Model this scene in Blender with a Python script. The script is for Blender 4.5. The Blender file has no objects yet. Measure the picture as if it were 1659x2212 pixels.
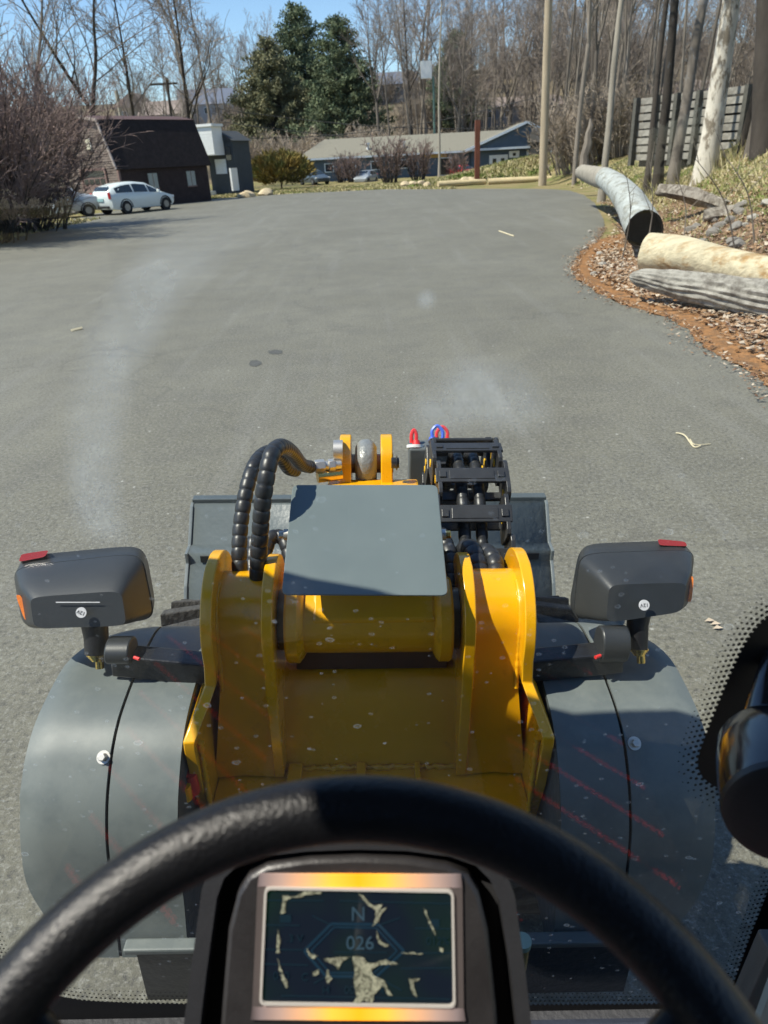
import bpy, bmesh, math, random
import numpy as np
from mathutils import Vector, Matrix

rnd = random.Random(7)
sc = bpy.context.scene
COL = sc.collection

# ------------------------------------------------------------------ camera, world, sun, exposure
ROLL = math.radians(2.7)                 # the loader stands on a slight side slope
PITCH = math.radians(26.4)
YAW = math.radians(0.97)
FPX = 1534.0                             # focal length in pixels of a 1659 x 2212 picture
CU, CV = 829.5, 1106.0
RM = Matrix.Rotation(ROLL, 4, 'Y')       # loader frame -> world
CAMLOC = Vector((0.01, 0.0, 2.1))
fh = Vector((math.sin(YAW), math.cos(YAW), 0))
RIGHT = Vector((math.cos(YAW), -math.sin(YAW), 0))
FWD = fh * math.cos(PITCH) + Vector((0, 0, -math.sin(PITCH)))
UP = fh * math.sin(PITCH) + Vector((0, 0, math.cos(PITCH)))

cam = bpy.data.cameras.new('camera')
camo = bpy.data.objects.new('camera', cam)
COL.objects.link(camo)
m = Matrix((RIGHT, UP, -FWD)).transposed().to_4x4()
m.translation = CAMLOC
camo.matrix_world = RM @ m
cam.sensor_fit = 'VERTICAL'
cam.sensor_height = 34.6
cam.sensor_width = 34.6
cam.lens = 24.0
cam.clip_start = 0.02
cam.clip_end = 2500
cam.dof.use_dof = True
cam.dof.focus_distance = 1.62
cam.dof.aperture_fstop = 7.0
sc.camera = camo

SUNV = (RM.to_3x3() @ Vector((-0.68, -0.15, 1.0))).normalized()
w = bpy.data.worlds.new('World')
sc.world = w
w.use_nodes = True
nt = w.node_tree
nt.nodes.clear()
wo = nt.nodes.new('ShaderNodeOutputWorld')
bg = nt.nodes.new('ShaderNodeBackground')
sky = nt.nodes.new('ShaderNodeTexSky')
sky.sky_type = 'NISHITA'
sky.sun_disc = False
sky.sun_elevation = math.asin(SUNV.z)
sky.sun_rotation = math.atan2(SUNV.x, SUNV.y)
sky.air_density = 1.0
sky.dust_density = 0.0
sky.ozone_density = 5.0
nt.links.new(sky.outputs[0], bg.inputs[0])
bg.inputs[1].default_value = 0.115
nt.links.new(bg.outputs[0], wo.inputs[0])

sun = bpy.data.lights.new('sun', 'SUN')
sun.energy = 4.6
sun.angle = math.radians(0.5)
sun.color = (1.0, 0.94, 0.82)
suno = bpy.data.objects.new('sun', sun)
COL.objects.link(suno)
suno.rotation_euler = SUNV.to_track_quat('Z', 'Y').to_euler()
suno.location = (0, 0, 30)

sc.view_settings.view_transform = 'Standard'
sc.view_settings.look = 'None'
sc.view_settings.exposure = 0.62
sc.view_settings.gamma = 1.0
sc.view_settings.use_curve_mapping = False
sc.render.engine = 'CYCLES'
sc.cycles.transparent_max_bounces = 16
sc.cycles.max_bounces = 7
sc.cycles.glossy_bounces = 4

# ------------------------------------------------------------------ picture <-> place helpers (design aids: they return points of the place)
def ray(u, v):
    return FWD + RIGHT * ((u - CU) / FPX) - UP * ((v - CV) / FPX)
def P(u, v, d):
    return CAMLOC + ray(u, v) * d
def PX(u, v, x):
    r = ray(u, v); return CAMLOC + r * ((x - CAMLOC.x) / r.x)
def PY(u, v, y):
    r = ray(u, v); return CAMLOC + r * ((y - CAMLOC.y) / r.y)
def PZ(u, v, z):
    r = ray(u, v); return CAMLOC + r * ((z - CAMLOC.z) / r.z)
WC = RM @ CAMLOC
def wray(u, v):
    return RM.to_3x3() @ ray(u, v)
def G(u, v, z=0.0):                       # world point at height z
    r = wray(u, v); return WC + r * ((z - WC.z) / r.z)
def WY(u, v, y):                          # world point at forward distance y
    r = wray(u, v); return WC + r * ((y - WC.y) / r.y)

# ------------------------------------------------------------------ materials
MATS = {}
def mat(name, col, rough=0.6, metal=0.0, var=0.15, vscale=6.0, bump=0.0, bscale=40.0, coat=0.0,
        col2=None, c2scale=3.0, c2lo=0.45, c2hi=0.6, emit=None, spec=0.5, rvar=0.0, aniso=None, objrand=0.0, dist=0.02):
    if name in MATS: return MATS[name]
    mm = bpy.data.materials.new(name); mm.use_nodes = True
    N = mm.node_tree.nodes; L = mm.node_tree.links
    b = N['Principled BSDF']
    b.inputs['Roughness'].default_value = rough
    b.inputs['Metallic'].default_value = metal
    b.inputs['Specular IOR Level'].default_value = spec
    if coat: b.inputs['Coat Weight'].default_value = coat; b.inputs['Coat Roughness'].default_value = 0.12
    tc = N.new('ShaderNodeTexCoord')
    vec = tc.outputs['Object']
    if aniso:
        mp = N.new('ShaderNodeMapping'); mp.inputs['Scale'].default_value = aniso
        L.new(vec, mp.inputs[0]); vec = mp.outputs[0]
    n1 = N.new('ShaderNodeTexNoise'); n1.inputs['Scale'].default_value = vscale; n1.inputs['Detail'].default_value = 6
    n1.inputs['Roughness'].default_value = 0.65
    L.new(vec, n1.inputs['Vector'])
    base = N.new('ShaderNodeRGB'); base.outputs[0].default_value = (*col, 1)
    cur = base.outputs[0]
    if col2:
        n2 = N.new('ShaderNodeTexNoise'); n2.inputs['Scale'].default_value = c2scale; n2.inputs['Detail'].default_value = 7
        n2.inputs['Roughness'].default_value = 0.7
        L.new(vec, n2.inputs['Vector'])
        mr = N.new('ShaderNodeMapRange'); mr.inputs[1].default_value = c2lo; mr.inputs[2].default_value = c2hi
        L.new(n2.outputs['Fac'], mr.inputs[0])
        mx = N.new('ShaderNodeMix'); mx.data_type = 'RGBA'
        L.new(mr.outputs[0], mx.inputs[0]); L.new(cur, mx.inputs[6]); mx.inputs[7].default_value = (*col2, 1)
        cur = mx.outputs[2]
    hs = N.new('ShaderNodeHueSaturation')
    mr2 = N.new('ShaderNodeMapRange'); mr2.inputs[1].default_value = 0.25; mr2.inputs[2].default_value = 0.75
    mr2.inputs[3].default_value = 1 - var; mr2.inputs[4].default_value = 1 + var
    L.new(n1.outputs['Fac'], mr2.inputs[0])
    vo = mr2.outputs[0]
    if objrand:
        oi = N.new('ShaderNodeObjectInfo')
        mo = N.new('ShaderNodeMapRange'); mo.inputs[3].default_value = 1 - objrand; mo.inputs[4].default_value = 1 + objrand
        L.new(oi.outputs['Random'], mo.inputs[0])
        mu = N.new('ShaderNodeMath'); mu.operation = 'MULTIPLY'
        L.new(vo, mu.inputs[0]); L.new(mo.outputs[0], mu.inputs[1]); vo = mu.outputs[0]
    L.new(vo, hs.inputs['Value']); L.new(cur, hs.inputs['Color'])
    L.new(hs.outputs[0], b.inputs['Base Color'])
    if rvar:
        mr3 = N.new('ShaderNodeMapRange'); mr3.inputs[1].default_value = 0.3; mr3.inputs[2].default_value = 0.7
        mr3.inputs[3].default_value = max(0.02, rough - rvar); mr3.inputs[4].default_value = min(1, rough + rvar)
        L.new(n1.outputs['Fac'], mr3.inputs[0]); L.new(mr3.outputs[0], b.inputs['Roughness'])
    if bump:
        n3 = N.new('ShaderNodeTexNoise'); n3.inputs['Scale'].default_value = bscale; n3.inputs['Detail'].default_value = 4
        L.new(vec, n3.inputs['Vector'])
        bp = N.new('ShaderNodeBump'); bp.inputs['Strength'].default_value = bump; bp.inputs['Distance'].default_value = dist
        L.new(n3.outputs['Fac'], bp.inputs['Height']); L.new(bp.outputs[0], b.inputs['Normal'])
    if emit:
        b.inputs['Emission Color'].default_value = (*emit[:3], 1); b.inputs['Emission Strength'].default_value = emit[3]
    MATS[name] = mm
    return mm

# ------------------------------------------------------------------ mesh helpers
class MB:
    def __init__(s): s.v = []; s.f = []
    def add(s, vs, fs):
        o = len(s.v); s.v += [tuple(p) for p in vs]; s.f += [tuple(i + o for i in f) for f in fs]; return s
    def box(s, lo, hi):
        x0, y0, z0 = lo; x1, y1, z1 = hi
        return s.add([(x0,y0,z0),(x1,y0,z0),(x1,y1,z0),(x0,y1,z0),(x0,y0,z1),(x1,y0,z1),(x1,y1,z1),(x0,y1,z1)],
              [(0,3,2,1),(4,5,6,7),(0,1,5,4),(1,2,6,5),(2,3,7,6),(3,0,4,7)])
    def obox(s, c, ax, ay, az):            # oriented box: half vectors
        c = Vector(c); ax = Vector(ax); ay = Vector(ay); az = Vector(az)
        vs = [c - ax - ay - az, c + ax - ay - az, c + ax + ay - az, c - ax + ay - az, c - ax - ay + az, c + ax - ay + az, c + ax + ay + az, c - ax + ay + az]
        return s.add(vs, [(0,3,2,1),(4,5,6,7),(0,1,5,4),(1,2,6,5),(2,3,7,6),(3,0,4,7)])
    def bar(s, a, b, wd, th, upv=(0,0,1)):   # box bar from a to b
        a = Vector(a); b = Vector(b); d = (b - a)
        side = d.cross(Vector(upv))
        if side.length < 1e-6: side = d.cross(Vector((1, 0, 0)))
        side.normalize(); u2 = side.cross(d).normalized()
        return s.obox((a + b) / 2, d / 2, side * wd / 2, u2 * th / 2)
    def tube(s, pts, rad, n=8, cap=True):
        pts = [Vector(p) for p in pts]
        if not hasattr(rad, '__len__'): rad = [rad] * len(pts)
        o = len(s.v); k = len(pts)
        t0 = (pts[1] - pts[0]).normalized()
        a = t0.cross(Vector((0, 0, 1)))
        if a.length < 0.05: a = t0.cross(Vector((1, 0, 0)))
        a.normalize()
        for i in range(k):
            t = (pts[min(i + 1, k - 1)] - pts[max(i - 1, 0)])
            if t.length < 1e-9: t = t0
            t.normalize()
            a = (a - t * a.dot(t))
            if a.length < 1e-6: a = t.orthogonal()
            a.normalize(); b = t.cross(a)
            for j in range(n):
                an = 2 * math.pi * j / n
                s.v.append(tuple(pts[i] + (a * math.cos(an) + b * math.sin(an)) * rad[i]))
        for i in range(k - 1):
            for j in range(n):
                j2 = (j + 1) % n
                s.f.append((o + i * n + j, o + i * n + j2, o + (i + 1) * n + j2, o + (i + 1) * n + j))
        if cap:
            s.f.append(tuple(o + j for j in reversed(range(n)))); s.f.append(tuple(o + (k - 1) * n + j for j in range(n)))
        return s
    def cyl(s, a, b, r, n=16, r2=None):
        return s.tube([a, b], [r, r if r2 is None else r2], n)
    def prism(s, poly, off):               # polygon (3D pts) extruded by vector
        o = len(s.v); k = len(poly); off = Vector(off)
        s.v += [tuple(p) for p in poly] + [tuple(Vector(p) + off) for p in poly]
        s.f.append(tuple(o + i for i in range(k))); s.f.append(tuple(o + k + i for i in reversed(range(k))))
        for i in range(k):
            j = (i + 1) % k; s.f.append((o + i, o + k + i, o + k + j, o + j))
        return s
    def ring(s, outer, inner, off):        # frame between two outlines with equal counts
        o = len(s.v); k = len(outer); off = Vector(off)
        for L_ in (outer, inner): s.v += [tuple(p) for p in L_]
        for L_ in (outer, inner): s.v += [tuple(Vector(p) + off) for p in L_]
        for i in range(k):
            j = (i + 1) % k
            s.f += [(o+i, o+j, o+k+j, o+k+i), (o+2*k+i, o+3*k+i, o+3*k+j, o+2*k+j), (o+i, o+2*k+i, o+2*k+j, o+j), (o+k+i, o+k+j, o+3*k+j, o+3*k+i)]
        return s
    def rows(s, rws, t):                   # slab from rows (z, y_rear, y_front, x_centre)
        o = len(s.v)
        for z, yr, yf, x in rws:
            s.v += [(x - t/2, yr, z), (x + t/2, yr, z), (x + t/2, yf, z), (x - t/2, yf, z)]
        for i in range(len(rws) - 1):
            for j in range(4):
                j2 = (j + 1) % 4
                s.f.append((o+4*i+j, o+4*i+j2, o+4*(i+1)+j2, o+4*(i+1)+j))
        s.f.append((o, o+3, o+2, o+1)); e = o + 4*(len(rws)-1); s.f.append((e, e+1, e+2, e+3))
        return s
    def quadloft(s, quads, n=28, ex=4.0):  # loft of rounded quads (each TL,TR,BR,BL)
        o = len(s.v)
        for q in quads:
            ext = ex
            if len(q) == 5: ext = q[4]
            TL, TR, BR, BL = [Vector(p) for p in q[:4]]
            for j in range(n):
                an = 2 * math.pi * (j + 0.5) / n
                c, s_ = math.cos(an), math.sin(an)
                x = math.copysign(abs(c) ** (2 / ext), c); y = math.copysign(abs(s_) ** (2 / ext), s_)
                a = (x + 1) / 2; b = (y + 1) / 2
                s.v.append(tuple((BL * (1-a) + BR * a) * (1-b) + (TL * (1-a) + TR * a) * b))
        for i in range(len(quads) - 1):
            for j in range(n):
                j2 = (j + 1) % n
                s.f.append((o+i*n+j, o+i*n+j2, o+(i+1)*n+j2, o+(i+1)*n+j))
        s.f.append(tuple(o + j for j in reversed(range(n)))); s.f.append(tuple(o + (len(quads)-1)*n + j for j in range(n)))
        return s
    def mesh(s, name, m=None, smooth=None):
        me = bpy.data.meshes.new(name)
        me.from_pydata(s.v, [], s.f)
        me.update()
        if len(s.f) < 60000:
            bm = bmesh.new(); bm.from_mesh(me); bmesh.ops.recalc_face_normals(bm, faces=bm.faces); bm.to_mesh(me); bm.free()
        if m: me.materials.append(m)
        if smooth is not None:
            me.polygons.foreach_set('use_smooth', [True] * len(me.polygons))
            me.set_sharp_from_angle(angle=math.radians(smooth))
        me.update()
        return me
    def build(s, name, m, parent=None, smooth=None, bevel=0, loc=None, seg=2):
        me = s.mesh(name, m, smooth)
        return link(name, me, parent, bevel, loc, seg)
def link(name, me, parent=None, bevel=0, loc=None, seg=2):
    o = bpy.data.objects.new(name, me)
    COL.objects.link(o)
    if parent: o.parent = parent
    if loc is not None: o.location = loc
    if bevel:
        b = o.modifiers.new('bevel', 'BEVEL'); b.width = bevel; b.segments = seg; b.limit_method = 'ANGLE'; b.angle_limit = math.radians(35)
        b.harden_normals = False
    return o
def empty(name, loc=(0, 0, 0), rz=0.0):
    o = bpy.data.objects.new(name, None); COL.objects.link(o)
    o.location = loc; o.rotation_euler = (0, 0, rz); o.empty_display_size = 0.2
    return o
def tag(o, label, cat, group=None, kind=None):
    o['label'] = label; o['category'] = cat
    if group: o['group'] = group
    if kind: o['kind'] = kind
    return o
def structure(o): o['kind'] = 'structure'; return o
def stuff(o, label=None, cat=None):
    o['kind'] = 'stuff'
    if label: o['label'] = label
    if cat: o['category'] = cat
    return o
def kids(o): return [c for c in COL.objects if c.parent == o]
def copy_tree(root):
    r = root.copy(); COL.objects.link(r)
    for c in root.children:
        d = c.copy(); COL.objects.link(d); d.parent = r
        for g in c.children:
            e = g.copy(); COL.objects.link(e); e.parent = d
    return r
def smooth_path(pts, per=10):
    pts = [Vector(p) for p in pts]; out = []
    n = len(pts)
    for i in range(n - 1):
        p0 = pts[max(i-1, 0)]; p1 = pts[i]; p2 = pts[i+1]; p3 = pts[min(i+2, n-1)]
        for k in range(per):
            t = k / per
            out.append(0.5 * ((2*p1) + (p2-p0)*t + (2*p0-5*p1+4*p2-p3)*t*t + (3*p1-p0-3*p2+p3)*t**3))
    out.append(pts[-1])
    return out
def resample(pts, step):
    pts = [Vector(p) for p in pts]
    out = [pts[0]]; acc = 0.0
    for a, b in zip(pts, pts[1:]):
        L = (b - a).length; t = step - acc
        while t <= L:
            out.append(a.lerp(b, t / L)); t += step
        acc = L - (t - step)
    return out
def text_mesh(s, size):
    cu = bpy.data.curves.new('t', 'FONT'); cu.body = s; cu.size = size; cu.align_x = 'CENTER'; cu.align_y = 'CENTER'; cu.extrude = 0.0002
    o = bpy.data.objects.new('t', cu); COL.objects.link(o)
    dg = bpy.context.evaluated_depsgraph_get(); dg.update()
    me = bpy.data.meshes.new_from_object(o.evaluated_get(dg))
    bpy.data.objects.remove(o); bpy.data.curves.remove(cu)
    return me
# ================================================================== THE SETTING
def sstep(a, b, x):
    t = np.clip((x - a) / (b - a), 0, 1); return t * t * (3 - 2 * t)

# right-hand edge of the tarmac, from far to near
redge = [G(u, v) for u, v in [(1195,409),(1230,412),(1262,422),(1285,440),(1300,470),(1308,492),(1290,520),(1262,545),(1243,577),(1252,600),
                              (1300,632),(1350,655),(1402,672),(1450,685),(1495,712),(1530,748),(1580,778),(1625,800),(1659,828),(1720,880)]]
re_y = np.array([p.y for p in redge][::-1]); re_x = np.array([p.x for p in redge][::-1])
ledge = [G(u, v) for u, v in [(-40,530),(0,515),(60,500),(120,482),(200,463),(290,448),(380,436),(500,427),(640,418),(830,409),(935,409),(1050,408),(1150,408)]]
le_x = np.array([p.x for p in ledge]); le_y = np.array([p.y for p in ledge])

def vnoise(x, y, s, seed=0):
    return (np.sin(x * s * 1.3 + seed) * np.cos(y * s * 1.7 + seed * 2.1) + np.sin(x * s * 2.9 + y * s * 2.3 + seed * 3.7) * 0.5 + np.cos(x * s * 5.1 - y * s * 4.3 + seed) * 0.25) / 1.75

def height(x, y):
    x = np.asarray(x, float); y = np.asarray(y, float)
    xe = np.interp(y, re_y, re_x)
    d = x - xe
    h = 2.6 * sstep(0.9, 7.2, d) * sstep(3, 9, y) * (1 - 0.35 * sstep(24, 44, y))
    h = h + 0.25 * sstep(9, 30, d) * sstep(3, 9, y)
    far = sstep(61.5, 68, y) * sstep(3, 17, x)
    h = np.maximum(h, 1.75 * far)
    h = np.where(y > 74, h * (1 - sstep(74, 80, y)), h)
    h = h + np.where(d > 0.6, 0.05 * vnoise(x, y, 1.6, 2), 0) * sstep(0.6, 2, d)
    ybeyond = np.interp(x, le_x, le_y)
    h = h + np.where(x < 8, 0.04 * vnoise(x, y, 0.9, 1) * sstep(1, 4, y - ybeyond), 0)
    hill = np.clip(y - 118, 0, None)
    h = h + (19 + 7 * sstep(0, 60, x)) * sstep(0, 130, hill) + np.clip(hill - 90, 0, None) * 0.04 + 0.5 * vnoise(x, y, 0.06, 4) * sstep(0, 30, hill)
    # left-hand side of the hill is lower
    h = h - sstep(20, -60, x) * 4.0 * sstep(0, 120, hill) if False else h
    return h
def H(x, y): return float(height(x, y))

def axis(vals):
    out = []
    for a, b, st in vals: out += list(np.arange(a, b, st))
    return np.array(out + [vals[-1][1]])
gx = axis([(-900, -120, 60), (-120, -20, 4), (-20, 3, 1.0), (3, 26, 0.4), (26, 60, 1.5), (60, 140, 6), (140, 900, 60)])
gy = axis([(-60, 0, 6), (0, 3, 1), (3, 34, 0.4), (34, 84, 1.0), (84, 280, 5), (280, 1500, 70)])
XX, YY = np.meshgrid(gx, gy)
ZZ = height(XX, YY) - 0.012 * 1.0
vs = np.stack([XX.ravel(), YY.ravel(), ZZ.ravel()], 1)
nx, ny = len(gx), len(gy)
idx = np.arange(nx * ny).reshape(ny, nx)
fs = np.stack([idx[:-1, :-1].ravel(), idx[:-1, 1:].ravel(), idx[1:, 1:].ravel(), idx[1:, :-1].ravel()], 1)
me = bpy.data.meshes.new('ground'); me.from_pydata(vs.tolist(), [], fs.tolist()); me.update()
me.polygons.foreach_set('use_smooth', [True] * len(me.polygons))

def noise_node(N, L, vec, scale, detail=6, rough=0.65):
    n = N.new('ShaderNodeTexNoise'); n.inputs['Scale'].default_value = scale; n.inputs['Detail'].default_value = detail
    n.inputs['Roughness'].default_value = rough; L.new(vec, n.inputs['Vector']); return n.outputs['Fac']
def maprange(N, L, inp, a, b, c=0.0, d=1.0):
    r = N.new('ShaderNodeMapRange'); L.new(inp, r.inputs[0])
    for i, x in enumerate((a, b, c, d)): r.inputs[i + 1].default_value = x
    return r.outputs[0]
def mixc(N, L, fac, a, b):
    x = N.new('ShaderNodeMix'); x.data_type = 'RGBA'
    if isinstance(fac, (int, float)): x.inputs[0].default_value = fac
    else: L.new(fac, x.inputs[0])
    for k, c in ((6, a), (7, b)):
        if isinstance(c, tuple): x.inputs[k].default_value = (*c, 1)
        else: L.new(c, x.inputs[k])
    return x.outputs[2]

gm = bpy.data.materials.new('dead_grass_ground'); gm.use_nodes = True
N = gm.node_tree.nodes; L = gm.node_tree.links; b = N['Principled BSDF']; b.inputs['Roughness'].default_value = 0.95
b.inputs['Specular IOR Level'].default_value = 0.1
tc = N.new('ShaderNodeTexCoord').outputs['Object']
sep = N.new('ShaderNodeSeparateXYZ'); L.new(tc, sep.inputs[0])
c = mixc(N, L, maprange(N, L, noise_node(N, L, tc, 0.6), 0.4, 0.6), (0.30, 0.235, 0.125), (0.20, 0.19, 0.075))
c = mixc(N, L, maprange(N, L, noise_node(N, L, tc, 0.22), 0.52, 0.66), c, (0.13, 0.17, 0.045))
c = mixc(N, L, maprange(N, L, noise_node(N, L, tc, 9.0), 0.45, 0.65, 0, 0.6), c, (0.12, 0.085, 0.05))
far = maprange(N, L, sep.outputs['Y'], 112, 122)
wood = mixc(N, L, maprange(N, L, noise_node(N, L, tc, 0.09), 0.45, 0.6), (0.14, 0.115, 0.08), (0.24, 0.19, 0.12))
wood = mixc(N, L, maprange(N, L, noise_node(N, L, tc, 0.7), 0.4, 0.7, 0, 0.6), wood, (0.07, 0.06, 0.045))
c = mixc(N, L, far, c, wood)
L.new(c, b.inputs['Base Color'])
bp = N.new('ShaderNodeBump'); bp.inputs['Strength'].default_value = 0.8; bp.inputs['Distance'].default_value = 0.05
L.new(noise_node(N, L, tc, 12.0), bp.inputs['Height']); L.new(bp.outputs[0], b.inputs['Normal'])
me.materials.append(gm)
structure(link('ground', me))

# ---- tarmac
am = bpy.data.materials.new('worn_asphalt'); am.use_nodes = True
N = am.node_tree.nodes; L = am.node_tree.links; b = N['Principled BSDF']
tc = N.new('ShaderNodeTexCoord').outputs['Object']
c = mixc(N, L, maprange(N, L, noise_node(N, L, tc, 0.35, 5), 0.35, 0.65), (0.136, 0.128, 0.094), (0.178, 0.170, 0.130))
c = mixc(N, L, maprange(N, L, noise_node(N, L, tc, 1.6, 10, 0.8), 0.42, 0.62, 0, 0.5), c, (0.092, 0.087, 0.073))
mp = N.new('ShaderNodeMapping'); mp.inputs['Rotation'].default_value = (0, 0, 0.25); mp.inputs['Scale'].default_value = (1.6, 0.10, 1)
L.new(tc, mp.inputs[0])
c = mixc(N, L, maprange(N, L, noise_node(N, L, mp.outputs[0], 1.3, 4), 0.54, 0.70, 0, 0.35), c, (0.225, 0.22, 0.195))
c = mixc(N, L, maprange(N, L, noise_node(N, L, tc, 42, 5, 0.85), 0.5, 0.68, 0, 0.8), c, (0.33, 0.325, 0.29))
c = mixc(N, L, maprange(N, L, noise_node(N, L, tc, 30, 6, 0.85), 0.50, 0.36, 0, 0.85), c, (0.045, 0.043, 0.04))
# scattered pale stones in the surface
vo = N.new('ShaderNodeTexVoronoi'); vo.inputs['Scale'].default_value = 8; L.new(tc, vo.inputs['Vector'])
spot = maprange(N, L, vo.outputs['Distance'], 0.10, 0.05)
sc_ = N.new('ShaderNodeSeparateColor'); L.new(vo.outputs['Color'], sc_.inputs[0])
pick = maprange(N, L, sc_.outputs[0], 0.80, 0.84)
mu = N.new('ShaderNodeMath'); mu.operation = 'MULTIPLY'; L.new(spot, mu.inputs[0]); L.new(pick, mu.inputs[1])
c = mixc(N, L, mu.outputs[0], c, (0.42, 0.41, 0.37))
# fine hair cracks
vc = N.new('ShaderNodeTexVoronoi'); vc.feature = 'DISTANCE_TO_EDGE'; vc.inputs['Scale'].default_value = 0.16
nn = N.new('ShaderNodeTexNoise'); nn.inputs['Scale'].default_value = 1.1; nn.inputs['Detail'].default_value = 5
L.new(tc, nn.inputs['Vector'])
va = N.new('ShaderNodeVectorMath'); va.operation = 'MULTIPLY_ADD'; va.inputs[1].default_value = (1.4, 1.4, 0)
L.new(nn.outputs['Color'], va.inputs[0]); L.new(tc, va.inputs[2]); L.new(va.outputs[0], vc.inputs['Vector'])
c = mixc(N, L, maprange(N, L, vc.outputs['Distance'], 0.0, 0.005, 0.35, 0), c, (0.07, 0.065, 0.055))
L.new(c, b.inputs['Base Color'])
b.inputs['Roughness'].default_value = 0.68; b.inputs['Specular IOR Level'].default_value = 0.5
bp = N.new('ShaderNodeBump'); bp.inputs['Strength'].default_value = 0.7; bp.inputs['Distance'].default_value = 0.012
L.new(noise_node(N, L, tc, 70, 5, 0.8), bp.inputs['Height']); L.new(bp.outputs[0], b.inputs['Normal'])

def jitter(pts, amp, sub, seed):
    r = random.Random(seed); out = []
    for a, b_ in zip(pts, pts[1:]):
        for k in range(sub):
            p = a.lerp(b_, k / sub); s = min(1.0, max(0.25, p.y / 25))
            out.append(Vector((p.x + r.uniform(-amp, amp) * s, p.y + r.uniform(-amp, amp) * s, p.z)))
    out.append(pts[-1]); return out
right = jitter(redge, 0.045, 7, 3)
left = jitter(ledge, 0.06, 5, 4)
poly = [Vector((-60, ledge[0].y - 4, 0)), Vector((-60, -25, 0)), Vector((14, -25, 0)), Vector((9.0, 2, 0))]
poly2 = left + right + [Vector((9.0, 2, 0)), Vector((14, -25, 0)), Vector((-60, -25, 0)), Vector((-60, ledge[0].y - 6, 0))]
bm = bmesh.new()
vv = [bm.verts.new((p.x, p.y, 0.0)) for p in poly2]
f = bm.faces.new(vv); bmesh.ops.triangulate(bm, faces=[f])
for f in bm.faces:
    if f.normal.z < 0: f.normal_flip()
me = bpy.data.meshes.new('asphalt'); bm.to_mesh(me); bm.free(); me.materials.append(am)
structure(link('asphalt', me, loc=(0, 0, 0.004)))

# orange earth and pine needles spilling over the tarmac at the right edge
mul = mat('orange_earth', (0.30, 0.150, 0.062), 0.95, var=0.35, vscale=9, bump=1.0, bscale=30, col2=(0.17, 0.10, 0.055), c2scale=7, spec=0.1)
inner = [G(u, v) for u, v in [(1300,500),(1330,520),(1370,560),(1390,600),(1400,630),(1480,665),(1560,705),(1659,760),(1760,800)]]
edgepts = [p for p in redge if p.y < G(1300, 500).y and True]
outer = []
for p in edgepts:
    outer.append(Vector((p.x - 0.07 * min(1, p.y / 10), p.y, 0)))
outer = jitter(outer, 0.10, 12, 9)
bm = bmesh.new()
ring_ = outer + [p + Vector((1.0, 0, 0)) for p in reversed(inner)]
vv = [bm.verts.new((p.x, p.y, 0.012)) for p in ring_]
try:
    f = bm.faces.new(vv); bmesh.ops.triangulate(bm, faces=[f])
except Exception: pass
for f in bm.faces:
    if f.normal.z < 0: f.normal_flip()
bmesh.ops.subdivide_edges(bm, edges=bm.edges, cuts=2, use_grid_fill=True)
for v in bm.verts:
    v.co.z = max(0.008, H(v.co.x, v.co.y) + 0.004)
me = bpy.data.meshes.new('earth_patch'); bm.to_mesh(me); bm.free(); me.materials.append(mul)
structure(link('earth_patch', me))

sol = mat('leaf_soil', (0.15, 0.10, 0.065), 0.95, var=0.4, vscale=12, bump=1.0, bscale=30, col2=(0.24, 0.15, 0.09), c2scale=6, spec=.1)
q = MB()
inn = [G(u, v) for u, v in [(1330,470),(1352,540),(1372,568),(1400,602),(1440,630),(1500,655),(1580,690),(1680,745),(1800,800)]]
inn = [p for p in jitter(inn, .09, 6, 12)]
nI = len(inn)
for p in inn:
    for k in range(9):
        x = p.x + k * .27; q.v.append((x, p.y, max(.014, H(x, p.y) + .012)))
for i in range(nI - 1):
    for k in range(8): q.f.append((i*9+k, i*9+k+1, (i+1)*9+k+1, (i+1)*9+k))
structure(q.build('leaf_soil', sol))
# tar patches, pale scuffs on the tarmac
tarm = mat('tar_patch', (0.075, 0.075, 0.07), 0.8, var=0.3, vscale=20, bump=0.4, bscale=60)
for k, (u, v, ru, rv) in enumerate([(595, 762, 17, 5), (551, 786, 14, 7)]):
    c0 = G(u, v); pts = []
    for j in range(22):
        a = 2 * math.pi * j / 22; q = 1 + rnd.uniform(-.14, .14)
        g = G(u + ru * math.cos(a) * q, v + rv * math.sin(a) * q); pts.append(Vector((g.x, g.y, 0.008)))
    mbp = MB(); mbp.add(pts, [tuple(range(len(pts)))])
    structure(mbp.build('tar_patch', tarm))

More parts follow.
